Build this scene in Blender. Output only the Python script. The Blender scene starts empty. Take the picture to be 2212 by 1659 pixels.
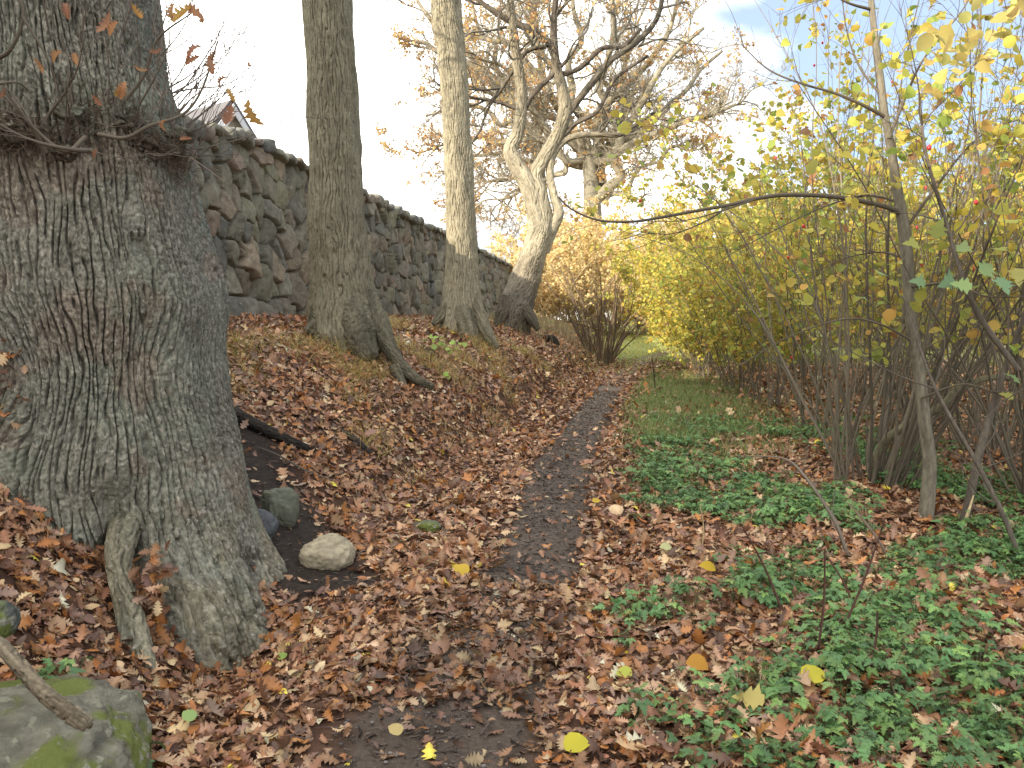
import bpy, math, random
import numpy as np
from mathutils import Vector
R = math.radians
rng = np.random.default_rng(7)
C = bpy.context.scene.collection
sc = bpy.context.scene

# ---------------------------------------------------------------- camera, sky, sun, exposure
PITCH = R(5.3); FP = 1736.8; CXP, CYP = 1106.0, 829.5; EYE = 1.6     # photo measured on a 2212 px wide copy
cam_d = bpy.data.cameras.new('camera'); cam = bpy.data.objects.new('camera', cam_d); C.objects.link(cam)
cam.location = (0, 0, EYE); cam.rotation_euler = (R(90) - PITCH, 0, 0)
cam_d.sensor_width = 36; cam_d.lens = 804/1024*36; cam_d.clip_start = .05; cam_d.clip_end = 2000
sc.camera = cam
SUN_EL = R(20); SUN_AZ = (-.74, -.67)
sl = bpy.data.lights.new('sun', 'SUN'); so = bpy.data.objects.new('sun', sl); C.objects.link(so)
sl.energy = 4.0; sl.angle = R(.6); sl.color = (1, .89, .72)
sv = Vector((SUN_AZ[0]*math.cos(SUN_EL), SUN_AZ[1]*math.cos(SUN_EL), math.sin(SUN_EL)))
so.rotation_euler = sv.to_track_quat('Z', 'Y').to_euler(); so.location = (-30, -30, 30)
w = bpy.data.worlds.new('World'); sc.world = w; w.use_nodes = True
nt = w.node_tree; nt.nodes.clear()
def N(nt, t, **k):
    n = nt.nodes.new(t)
    for a, b in k.items(): setattr(n, a, b)
    return n
sky = N(nt, 'ShaderNodeTexSky', sky_type='NISHITA', sun_disc=False); sky.sun_elevation = SUN_EL
sky.sun_rotation = math.atan2(SUN_AZ[0], SUN_AZ[1]); sky.dust_density = 1.0
tc = N(nt, 'ShaderNodeTexCoord'); mp = N(nt, 'ShaderNodeMapping'); mp.inputs['Scale'].default_value = (1, 1, 2.6)
mp.inputs['Location'].default_value = (.35, .2, .1)
nz = N(nt, 'ShaderNodeTexNoise'); nz.inputs['Scale'].default_value = 1.7; nz.inputs['Detail'].default_value = 6; nz.inputs['Roughness'].default_value = .5
cr = N(nt, 'ShaderNodeValToRGB');  cr.color_ramp.elements[0].position = .30; cr.color_ramp.elements[1].position = .50
mx = N(nt, 'ShaderNodeMixRGB'); mx.inputs['Color2'].default_value = (11.8, 11.6, 10.9, 1)
bg = N(nt, 'ShaderNodeBackground'); bg.inputs['Strength'].default_value = .15
ow = N(nt, 'ShaderNodeOutputWorld')
L = nt.links.new
L(tc.outputs['Generated'], mp.inputs['Vector']); L(mp.outputs[0], nz.inputs['Vector']); sx0 = N(nt, 'ShaderNodeSeparateXYZ'); L(tc.outputs['Generated'], sx0.inputs[0])
thin = N(nt, 'ShaderNodeMapRange'); thin.interpolation_type = 'SMOOTHSTEP'; thin.inputs['From Min'].default_value = .08; thin.inputs['From Max'].default_value = .45; thin.inputs['To Max'].default_value = .17; L(sx0.outputs['X'], thin.inputs['Value'])
sub = N(nt, 'ShaderNodeMath', operation='SUBTRACT'); L(nz.outputs['Fac'], sub.inputs[0]); L(thin.outputs[0], sub.inputs[1]); L(sub.outputs[0], cr.inputs['Fac'])
sx = N(nt, 'ShaderNodeSeparateXYZ'); L(tc.outputs['Generated'], sx.inputs[0]); lowm = N(nt, 'ShaderNodeMapRange'); lowm.interpolation_type = 'SMOOTHSTEP'
lowm.inputs['From Min'].default_value = .055; lowm.inputs['From Max'].default_value = .17; L(sx.outputs['Z'], lowm.inputs['Value'])
mul = N(nt, 'ShaderNodeMath', operation='MULTIPLY'); L(cr.outputs['Color'], mul.inputs[0]); L(lowm.outputs[0], mul.inputs[1])
tn = N(nt, 'ShaderNodeMixRGB', blend_type='MULTIPLY'); tn.inputs['Fac'].default_value = 1; tn.inputs['Color2'].default_value = (.62, .74, .92, 1); L(sky.outputs[0], tn.inputs['Color1'])
veil = N(nt, 'ShaderNodeMixRGB'); veil.inputs['Fac'].default_value = .65; veil.inputs['Color2'].default_value = (2.55, 2.95, 3.7, 1); L(tn.outputs[0], veil.inputs['Color1'])
L(mul.outputs[0], mx.inputs['Fac']); L(veil.outputs[0], mx.inputs['Color1']); L(mx.outputs[0], bg.inputs['Color']); L(bg.outputs[0], ow.inputs[0])
sc.view_settings.view_transform = 'Standard'; sc.view_settings.look = 'None'; sc.view_settings.gamma = 1
sc.view_settings.exposure = 1.0

# ---------------------------------------------------------------- helpers
def tag(o, label=None, cat=None, group=None, kind=None):
    if label: o['label'] = label
    if cat: o['category'] = cat
    if group: o['group'] = group
    if kind: o['kind'] = kind
    return o
def empty(name, loc, **k):
    o = bpy.data.objects.new(name, None); C.objects.link(o); o.location = loc; o.empty_display_size = .2
    return tag(o, **k)
def ss(a, b, x):
    t = np.clip((x - a)/(b - a), 0, 1); return t*t*(3 - 2*t)
_p = np.random.default_rng(3).permutation(256); _p = np.concatenate([_p, _p, _p])
_g = np.random.default_rng(4).normal(size=(256, 3)); _g /= np.linalg.norm(_g, axis=1)[:, None]
def perlin(x, y, z=0.0):
    x, y, z = np.broadcast_arrays(np.asarray(x, float), y, z)
    xi = np.floor(x).astype(int); yi = np.floor(y).astype(int); zi = np.floor(z).astype(int)
    xf = x - xi; yf = y - yi; zf = z - zi
    u = xf**3*(xf*(xf*6-15)+10); v = yf**3*(yf*(yf*6-15)+10); s = zf**3*(zf*(zf*6-15)+10)
    xi &= 255; yi &= 255; zi &= 255
    out = 0
    for dx in (0, 1):
        wx = u if dx else 1-u
        for dy in (0, 1):
            wy = v if dy else 1-v
            for dz in (0, 1):
                h = _p[_p[_p[(xi+dx) & 255] + ((yi+dy) & 255)] + ((zi+dz) & 255)]
                g = _g[h]
                out = out + wx*wy*(s if dz else 1-s)*(g[..., 0]*(xf-dx)+g[..., 1]*(yf-dy)+g[..., 2]*(zf-dz))
    return out*1.5
def fbm(x, y, z=0.0, o=4):
    t = 0; a = 1; f = 1
    for i in range(o):
        t = t + a*perlin(np.asarray(x)*f+i*17.3, np.asarray(y)*f+i*5.1, np.asarray(z)*f); a *= .5; f *= 2.03
    return t
def nrm(v): return v/np.maximum(np.linalg.norm(v, axis=-1, keepdims=True), 1e-9)
class MB:
    def __init__(s): s.v = []; s.q = []; s.t = []; s.c = []; s.n = 0
    def add(s, v, q=None, t=None, c=(.5, .5, .5)):
        v = np.asarray(v, float).reshape(-1, 3)
        if q is not None and len(q): s.q.append(np.asarray(q).reshape(-1, 4)+s.n)
        if t is not None and len(t): s.t.append(np.asarray(t).reshape(-1, 3)+s.n)
        c = np.asarray(c, float)
        if c.ndim == 1: c = np.tile(c, (len(v), 1))
        s.v.append(v); s.c.append(c[:, :3]); s.n += len(v); return s
    def build(s, name, mat, parent=None, smooth=True):
        V = np.concatenate(s.v)
        Q = np.concatenate(s.q) if s.q else np.zeros((0, 4), int); T = np.concatenate(s.t) if s.t else np.zeros((0, 3), int)
        org = np.array(parent.location) if parent is not None else np.zeros(3)
        me = bpy.data.meshes.new(name)
        me.vertices.add(len(V)); me.vertices.foreach_set('co', (V-org).astype(np.float32).ravel())
        lo = np.concatenate([Q.ravel(), T.ravel()]).astype(np.int32)
        me.loops.add(len(lo)); me.loops.foreach_set('vertex_index', lo)
        st = np.concatenate([np.arange(len(Q))*4, len(Q)*4+np.arange(len(T))*3]).astype(np.int32)
        me.polygons.add(len(st)); me.polygons.foreach_set('loop_start', st)
        me.polygons.foreach_set('use_smooth', np.full(len(st), smooth))
        me.update(calc_edges=True)
        a = me.color_attributes.new('Col', 'FLOAT_COLOR', 'POINT')
        col = np.ones((len(V), 4), np.float32); col[:, :3] = np.concatenate(s.c); a.data.foreach_set('color', col.ravel())
        me.materials.append(mat)
        o = bpy.data.objects.new(name, me); C.objects.link(o)
        if parent is not None: o.parent = parent
        return o
def pt(px, py, Y):
    """world point that stands at depth Y and shows at this spot of the photo"""
    a = (px-CXP)/FP; b = (CYP-py)/FP
    dy = math.cos(PITCH)+b*math.sin(PITCH); dz = b*math.cos(PITCH)-math.sin(PITCH)
    return np.array([a/dy*Y, Y, EYE+dz/dy*Y])
def pwid(wpx, Y): return wpx/FP*Y
def catmull(P, n):
    P = np.asarray(P, float); k = len(P)
    if k < 3:
        t = np.linspace(0, 1, n)[:, None]; return P[0]*(1-t)+P[-1]*t
    Q = np.vstack([2*P[0]-P[1], P, 2*P[-1]-P[-2]])
    s = np.linspace(0, k-1-1e-6, n); i = s.astype(int); f = (s-i)[:, None]
    a, b, c, d = Q[i], Q[i+1], Q[i+2], Q[i+3]
    return .5*((2*b)+(-a+c)*f+(2*a-5*b+4*c-d)*f*f+(-a+3*b-3*c+d)*f**3)
def grid_quads(n, m, wrap=True):
    i = np.arange(n-1)[:, None]; j = np.arange(m if wrap else m-1)[None, :]; k = (j+1) % m
    return np.stack([i*m+j, i*m+k, (i+1)*m+k, (i+1)*m+j], -1).reshape(-1, 4)
def bark_h(u, v, per, asp, seed, wob=.1):
    """long furrows, roughly evenly spaced, that wander, fork and break off"""
    wv = perlin(u*1.3, v*.8, seed)*wob + perlin(u*5, v*2.2, seed+3)*wob*.3; x = (u+wv)/per
    ph = x+1.25*perlin(x*.45, v/(per*asp*1.6), seed+7)+.55*perlin(x*1.1, v/(per*asp*.5), seed+11)
    sn = abs(np.sin(np.pi*ph)); brk = ss(.02, .35, perlin(x*.9, v/(per*asp*.55), seed+5)); k = ss(.0, .62, sn)
    fine = perlin(u/(per*.28), v/(per*.8), seed+2); return .86*(1-(1-k)*(1-.8*brk))+.14*ss(0, .2, abs(perlin(x*2.2, v/(per*1.1), seed+9)))+.12*fine
def limb(mb, P, rad, sides=10, n=None, col=(.2, .18, .15), per=0, depth=.01, asp=4, seed=0, wob=.1, cvar=.12, cap=True, cols=None):
    """a swept limb along points P with radius at each; per > 0 carves real bark into it"""
    P = np.asarray(P, float); rad = np.asarray(rad, float); n = n or len(P)*4
    s0 = np.linspace(0, 1, len(P)); s = np.linspace(0, 1, n)
    Q = catmull(P, n); r = np.interp(s, s0, rad)
    T = nrm(np.gradient(Q, axis=0)); ref = np.array([.3, -1, .1]); U = np.zeros_like(T)
    u = nrm(ref - T[0]*ref.dot(T[0]))
    for i in range(n):
        u = nrm(u - T[i]*u.dot(T[i])); U[i] = u
    W = np.cross(T, U)
    th = np.linspace(0, 2*np.pi, sides, endpoint=False)
    al = np.concatenate([[0], np.cumsum(np.linalg.norm(np.diff(Q, axis=0), axis=1))])
    rr = np.repeat(r[:, None], sides, 1); cc = np.ones((n, sides))
    TH, AL = np.meshgrid(th, al)
    rr = rr*(1+.10*perlin(np.cos(TH)*1.3+seed, np.sin(TH)*1.3, AL*1.5)+.05*perlin(np.cos(TH)*2.5, np.sin(TH)*2.5+seed, AL*5))
    if per:
        uu = TH*np.mean(r[:max(2, n//2)]); h = bark_h(uu, AL, per, asp, seed, wob)
        rr = rr+(h-.6)*depth; cc = .82+.25*h
    D = np.cos(TH)[..., None]*U[:, None]+np.sin(TH)[..., None]*W[:, None]
    V = Q[:, None]+D*rr[..., None]
    c0 = np.asarray(cols, float) if cols is not None else np.tile(np.asarray(col, float), (n, 1))
    if cols is not None: c0 = np.stack([np.interp(s, np.linspace(0, 1, len(c0)), c0[:, k]) for k in range(3)], 1)
    nv = 1+cvar*2*perlin(np.cos(TH)*2+seed, np.sin(TH)*2, AL*2.2)
    cl = (c0[:, None]*nv[..., None]*(cc[..., None]**.5)).reshape(-1, 3)
    V = V.reshape(-1, 3); q = grid_quads(n, sides); t = None
    if cap:
        V = np.vstack([V, Q[-1]+T[-1]*r[-1]*.4]); cl = np.vstack([cl, cl[-1:]]); b = (n-1)*sides; j = np.arange(sides)
        t = np.stack([b+j, b+(j+1) % sides, np.full(sides, n*sides)], 1)
    mb.add(V, q, t, cl); return Q, r
def grow(S, D, Ln, k, wig, up=0.0, droop=0.0):
    """N wandering shoots at once: S starts, D directions, Ln lengths -> (N,k,3)"""
    n = len(S); P = np.zeros((n, k, 3)); P[:, 0] = S; d = nrm(D); st = (Ln/(k-1))[:, None]
    kink = rng.normal(size=(n, 3))
    for i in range(1, k):
        kink = .45*kink+rng.normal(size=(n, 3))*.9
        d = nrm(d+kink*wig+np.array([0, 0, up-droop*i/k])); P[:, i] = P[:, i-1]+d*st
    return P
def tubes(mb, P, r0, r1, sides=4, col=(.2, .18, .15), cvar=.2):
    n, k, _ = P.shape; r0 = np.broadcast_to(r0, n); r1 = np.broadcast_to(r1, n)
    T = nrm(P[:, -1]-P[:, 0]); ref = np.where(abs(T[:, 2:3]) > .8, np.array([[1., 0, 0]]), np.array([[0, 0, 1.]]))
    U = nrm(np.cross(T, ref)); W = np.cross(T, U); th = np.linspace(0, 2*np.pi, sides, endpoint=False)
    D = U[:, None]*np.cos(th)[None, :, None]+W[:, None]*np.sin(th)[None, :, None]
    f = np.linspace(0, 1, k); r = r0[:, None]*(1-f)+r1[:, None]*f
    V = P[:, :, None]+D[:, None]*r[..., None, None]
    q = grid_quads(k, sides)[None]+(np.arange(n)*k*sides)[:, None, None]
    c = np.asarray(col)*(1+cvar*rng.uniform(-1, 1, (n, 1))); mb.add(V, q, None, np.repeat(c, k*sides, 0))
def spawn(P, m, lo=.25, hi=1.0, ang=.8, flat=0.0):
    """m children on every shoot of P: start points, directions and the spot's share of its length"""
    n, k, _ = P.shape; i = np.repeat(np.arange(n), m); t = rng.uniform(lo, hi, n*m); x = t*(k-1); j = np.minimum(x.astype(int), k-2); f = (x-j)[:, None]
    A = P[i, j]; B = P[i, j+1]; S = A*(1-f)+B*f; T = nrm(B-A); o = rng.normal(size=S.shape); o[:, 2] *= (1-flat); o = nrm(o-T*(o*T).sum(1, keepdims=True))
    a = ang*rng.uniform(.6, 1.3, n*m)[:, None]
    return S, T*np.cos(a)+o*np.sin(a), t, i
def rot_from(nv, yaw):
    """frames whose z is nv, turned by yaw about it"""
    ref = np.where(abs(nv[:, 2:3]) > .95, np.array([[1., 0, 0]]), np.array([[0, 0, 1.]]))
    X = nrm(np.cross(ref, nv)); Y = np.cross(nv, X); c = np.cos(yaw)[:, None]; s = np.sin(yaw)[:, None]
    return np.stack([X*c+Y*s, -X*s+Y*c, nv], -1)
def scatter(mb, tv, tq, pos, M, size, curl, fold, cols, shade=None, ysc=None):
    """leaf template copies; curl bends along the leaf, fold lifts its sides"""
    n = len(pos); m = len(tv); x = tv[:, 0][None]; y = tv[:, 1][None]
    z = curl[:, None]*(x-.4)**2+fold[:, None]*abs(y)+.10*np.sin(x*9+curl[:, None]*20)*abs(y)
    yy = np.broadcast_to(y, z.shape) if ysc is None else y*ysc[:, None]
    V = np.stack([np.broadcast_to(x, z.shape), yy, z], -1)*size[:, None, None]
    V = np.einsum('nij,nkj->nki', M, V)+pos[:, None]
    q = tq[None]+(np.arange(n)*m)[:, None, None]
    c = np.repeat(cols, m, 0)
    if shade is not None: c = c*np.tile(shade, n)[:, None]
    mb.add(V, q, None, c)
def strip_leaf(ts, ws):
    ts = np.array(ts, float); ws = np.array(ws, float); k = len(ts)
    v = np.stack([np.stack([ts, -ws], 1), np.stack([ts, 0*ws], 1), np.stack([ts, ws], 1)], 1).reshape(-1, 2)
    v = np.hstack([v, np.zeros((len(v), 1))]); return v, grid_quads(k, 3, wrap=False)
OAK3 = strip_leaf([-.12, 0, .1, .2, .27, .38, .46, .58, .66, .78, .84, .93, 1], [.008, .02, .1, .21, .08, .3, .12, .35, .15, .3, .14, .14, .01])
OAK2 = strip_leaf([0, .18, .27, .42, .52, .68, .78, 1], [.02, .2, .08, .32, .14, .33, .15, .02])
OAK1 = strip_leaf([0, .3, .55, .75, 1], [.03, .28, .16, .3, .03])
MAPLE = strip_leaf([0, .02, .12, .22, .38, .45, .62, .68, 1], [.02, .22, .2, .52, .24, .44, .13, .2, .0])
HAZEL = strip_leaf([0, .06, .3, .6, .85, 1], [.1, .3, .44, .42, .22, .02])
ROUND = strip_leaf([0, .3, .7, 1], [.12, .42, .38, .04])
FERN = strip_leaf([0, .18, .2, .34, .37, .55, .6, .76, .8, 1], [.02, .04, .32, .1, .38, .09, .28, .07, .17, .01])
def VEIN(t):
    k = len(t[0])//3; return np.tile([.88, 1.22, .94], k)
def pick(pal, n, var=.18):
    pal = np.array(pal, float); wts = pal[:, 3]/pal[:, 3].sum(); c = pal[rng.choice(len(pal), n, p=wts), :3]
    return c*(1+var*rng.uniform(-1, 1, (n, 1)))*(1+.06*rng.uniform(-1, 1, (n, 3)))

# ---------------------------------------------------------------- materials
def mat(name, rough=.8, spec=.3, noise=None, bump=0, bscale=40, transl=0, var=.25, scale3=(1, 1, 1), lichen=None, tint=(1, 1, 1)):
    m = bpy.data.materials.new(name); m.use_nodes = True; t = m.node_tree; t.nodes.clear(); l = t.links.new
    out = N(t, 'ShaderNodeOutputMaterial'); b = N(t, 'ShaderNodeBsdfPrincipled'); at = N(t, 'ShaderNodeAttribute', attribute_name='Col')
    b.inputs['Roughness'].default_value = rough; b.inputs['Specular IOR Level'].default_value = spec
    col = at.outputs['Color']; o3 = N(t, 'ShaderNodeTexCoord'); mpp = N(t, 'ShaderNodeMapping'); mpp.inputs['Scale'].default_value = scale3
    l(o3.outputs['Object'], mpp.inputs[0])
    if noise:
        n1 = N(t, 'ShaderNodeTexNoise'); n1.inputs['Scale'].default_value = noise; n1.inputs['Detail'].default_value = 8; n1.inputs['Roughness'].default_value = .65
        l(mpp.outputs[0], n1.inputs['Vector'])
        mr = N(t, 'ShaderNodeMapRange'); mr.inputs['From Min'].default_value = .3; mr.inputs['From Max'].default_value = .7
        mr.inputs['To Min'].default_value = 1-var; mr.inputs['To Max'].default_value = 1+var; l(n1.outputs['Fac'], mr.inputs['Value'])
        mm = N(t, 'ShaderNodeMixRGB', blend_type='MULTIPLY'); mm.inputs['Fac'].default_value = 1; l(col, mm.inputs['Color1']); l(mr.outputs[0], mm.inputs['Color2']); col = mm.outputs[0]
    if lichen:
        for (lc, sc_, lo, hi) in lichen:
            n2 = N(t, 'ShaderNodeTexNoise'); n2.inputs['Scale'].default_value = sc_; n2.inputs['Detail'].default_value = 5; l(o3.outputs['Object'], n2.inputs['Vector'])
            r2 = N(t, 'ShaderNodeMapRange'); r2.inputs['From Min'].default_value = lo; r2.inputs['From Max'].default_value = hi; l(n2.outputs['Fac'], r2.inputs['Value'])
            m2 = N(t, 'ShaderNodeMixRGB'); m2.inputs['Color2'].default_value = (*lc, 1); l(r2.outputs[0], m2.inputs['Fac']); l(col, m2.inputs['Color1']); col = m2.outputs[0]
    l(col, b.inputs['Base Color'])
    if bump:
        n3 = N(t, 'ShaderNodeTexNoise'); n3.inputs['Scale'].default_value = bscale; n3.inputs['Detail'].default_value = 7; n3.inputs['Roughness'].default_value = .6; l(mpp.outputs[0], n3.inputs['Vector'])
        bp = N(t, 'ShaderNodeBump'); bp.inputs['Strength'].default_value = .8; bp.inputs['Distance'].default_value = bump; l(n3.outputs['Fac'], bp.inputs['Height']); l(bp.outputs[0], b.inputs['Normal'])
    if transl:
        tr = N(t, 'ShaderNodeBsdfTranslucent'); l(col, tr.inputs['Color']); ms = N(t, 'ShaderNodeMixShader'); ms.inputs[0].default_value = transl
        l(b.outputs[0], ms.inputs[1]); l(tr.outputs[0], ms.inputs[2]); l(ms.outputs[0], out.inputs[0])
    else: l(b.outputs[0], out.inputs[0])
    return m
M_ground = mat('ground_soil', .9, .2, noise=18, bump=.02, bscale=30, var=.4)
M_path = mat('path_soil', .75, .35, noise=45, bump=.02, bscale=70, var=.45)
M_litter = mat('dead_leaf', .5, .4, noise=30, var=.22, transl=.08)
M_green = mat('green_leaf', .55, .35, transl=.25)
M_leaf = mat('autumn_leaf', .6, .3, transl=.45)
M_bark = mat('oak_bark', .9, .15, noise=55, bump=.012, bscale=70, var=.5, scale3=(1, 1, .35), lichen=[((.23, .24, .18), 2.2, .58, .75), ((.36, .33, .27), 45, .60, .72)])
M_bark2 = mat('trunk_bark', .9, .15, noise=40, bump=.010, bscale=60, var=.42, scale3=(1, 1, .28))
M_twig = mat('twig_bark', .85, .2)
M_stone = mat('field_stone', .85, .25, noise=9, bump=.012, bscale=22, var=.28, lichen=[((.42, .43, .38), 26, .66, .70), ((.19, .19, .14), 1.3, .55, .8)])
M_moss = mat('mossy_stone', .9, .2, noise=12, bump=.03, bscale=28, var=.5, lichen=[((.13, .15, .04), 5, .46, .54), ((.24, .23, .17), 22, .60, .66)])
M_rock = mat('pale_stone', .85, .25, noise=14, bump=.006, bscale=40, var=.2)
M_paint = mat('painted_board', .55, .3, noise=3, var=.04)
M_tile = mat('roof_tile', .8, .2, noise=6, var=.15)
M_berry = mat('berry', .3, .5)

# ---------------------------------------------------------------- the lie of the land
def path_c(Y): return np.interp(Y, [-8, -2, 2.8, 3.44, 5.13, 6.34, 8.3, 12, 16.2, 20, 22.8, 26, 32, 60, 200], [-.9, -.55, -.29, -.2, .18, .30, .52, 1.16, 1.96, 2.8, 3.45, 4.35, 6.2, 14, 50])
def wall_x(Y): return -5.9+.135*Y
def toe_x(Y): return np.interp(Y, [-5, 3, 6, 8.3, 12, 16.2, 22.8, 30, 60], [-1.2, -1.2, -1.15, -.45, .35, 1.15, 2.75, 4.0, 7])
def base_z(Y): return np.interp(Y, [-20, 13, 45, 80], [1.45, 1.45, 1.08, .8])
def seg_d(X, Y, a, b):
    ax, ay = a; bx, by = b; dx, dy = bx-ax, by-ay; t = np.clip(((X-ax)*dx+(Y-ay)*dy)/(dx*dx+dy*dy), 0, 1)
    return np.hypot(X-ax-t*dx, Y-ay-t*dy)
def soil_patch(X, Y): return ss(.42, .2, seg_d(X, Y, (-2.15, 6.4), (-1.15, 4.75))+.08*perlin(np.asarray(X)*4, np.asarray(Y)*4, 2))
def H(X, Y):
    X = np.asarray(X, float); Y = np.asarray(Y, float)
    toe = toe_x(Y); wx = wall_x(Y); t = np.clip((toe-X)/(toe-wx), 0, 1)
    e = np.interp(Y, [6, 10, 25], [1.15, 3.0, 2.6]); z = base_z(Y)*(1-(1-t)**e)
    z = z*ss(-.02, .12, t)
    far = ss(46, 70, Y); z = z*(1-far*.8)
    z = z+.27*np.exp(-(((X+2.7)/.55)**2+((Y-3.75)/.75)**2)*.8)-.24*np.exp(-(((X+1.55)/.55)**2+((Y-3.85)/.65)**2)*1.1)*(1-ss(-.02, .12, -X-2.25))
    nearw = ss(60, 20, Y)
    z = z+.05*fbm(X*.9, Y*.9, 1, 3)*nearw+.018*fbm(X*4, Y*4, 5, 2)*ss(20, 8, Y)
    pm = ss(.75, .25, abs(X-path_c(Y))); z = z*(1-.6*pm*(t <= 0))-.03*pm
    z = z+.25*fbm(X*.05, Y*.05, 9, 2)*ss(30, 80, np.hypot(X, Y))
    return z
def Hn(X, Y):
    e = .06; gx = (H(X+e, Y)-H(X-e, Y))/(2*e); gy = (H(X, Y+e)-H(X, Y-e))/(2*e)
    return nrm(np.stack([-gx, -gy, np.ones_like(gx)], -1))
def axis(lo, flo, fhi, hi, step, g=1.09):
    a = list(np.arange(flo, fhi, step)); s = step; x = a[-1]
    while x < hi: s *= g; x += s; a.append(x)
    s = step; x = flo; b = []
    while x > lo: s *= g; x -= s; b.append(x)
    return np.array(b[::-1]+a)
gx = axis(-160, -5.5, 6, 260, .055); gy = axis(-40, 1.2, 13, 600, .055, 1.03)
GX, GY = np.meshgrid(gx, gy)
GZ = H(GX, GY)
def path_mask(X, Y):
    d = abs(X-path_c(Y))/np.interp(Y, [0, 4, 5, 8, 12, 25], [.45, .34, .28, .32, .27, .33]); d = d+.35*perlin(X*3, Y*3, 4)
    return ss(1.25, .8, d)*ss(34, 24, Y)
def grass_mask(X, Y):
    rt = ss(.5, .9, X-path_c(Y)); m = rt*ss(7.5, 11, Y+.8*perlin(X, Y, 8))*.9
    mead = ss(22, 27, Y)*ss(-1.2, 0.0, X-toe_x(Y)); return np.clip(np.maximum(m, mead), 0, 1)
pm = path_mask(GX, GY); gm = grass_mask(GX, GY); nn = .5+.5*fbm(GX*2, GY*2, 3, 3)
col = np.zeros(GX.shape+(3,)); col[:] = (.07, .036, .022)
col = col*(.8+.5*nn[..., None])
def mixc(a, c, m): return a*(1-m[..., None])+np.array(c)*m[..., None]
col = mixc(col, (.085, .11, .03), gm*np.clip(.35+.8*nn, 0, 1))
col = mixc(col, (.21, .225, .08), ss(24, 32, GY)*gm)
col = mixc(col, (.065, .046, .034), pm)
col = mixc(col, (.03, .022, .017), soil_patch(GX, GY))
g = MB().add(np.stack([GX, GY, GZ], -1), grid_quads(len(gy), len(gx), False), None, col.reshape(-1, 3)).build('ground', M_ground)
tag(g, kind='structure')
# the trodden path: its own strip, a finger above the ground
ys = np.concatenate([np.arange(-3, 14, .05), np.arange(14, 32, .12)]); us = np.linspace(-1, 1, 25)
hw = np.interp(ys, [0, 4, 5, 8, 12, 25, 32], [.45, .36, .30, .32, .27, .32, .28])
edge = 1+.22*perlin(ys*1.7, 0, 2)[:, None]*np.sign(us)[None]+.15*perlin(ys*5, 3, 2)[:, None]
PX = path_c(ys)[:, None]+hw[:, None]*us[None]*edge; PY = np.repeat(ys[:, None], 25, 1)
PZ = H(PX, PY)+.012*(1-us[None]**4)-.006+.008*fbm(PX*7, PY*7, 1, 2)
pc = np.array([.070, .050, .037])*(1+.3*fbm(PX*2.5, PY*2.5, 6, 3))[..., None]
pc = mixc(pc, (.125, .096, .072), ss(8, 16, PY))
p = MB().add(np.stack([PX, PY, PZ], -1), grid_quads(len(ys), 25, False), None, pc.reshape(-1, 3)).build('path', M_path); tag(p, kind='structure')

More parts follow.
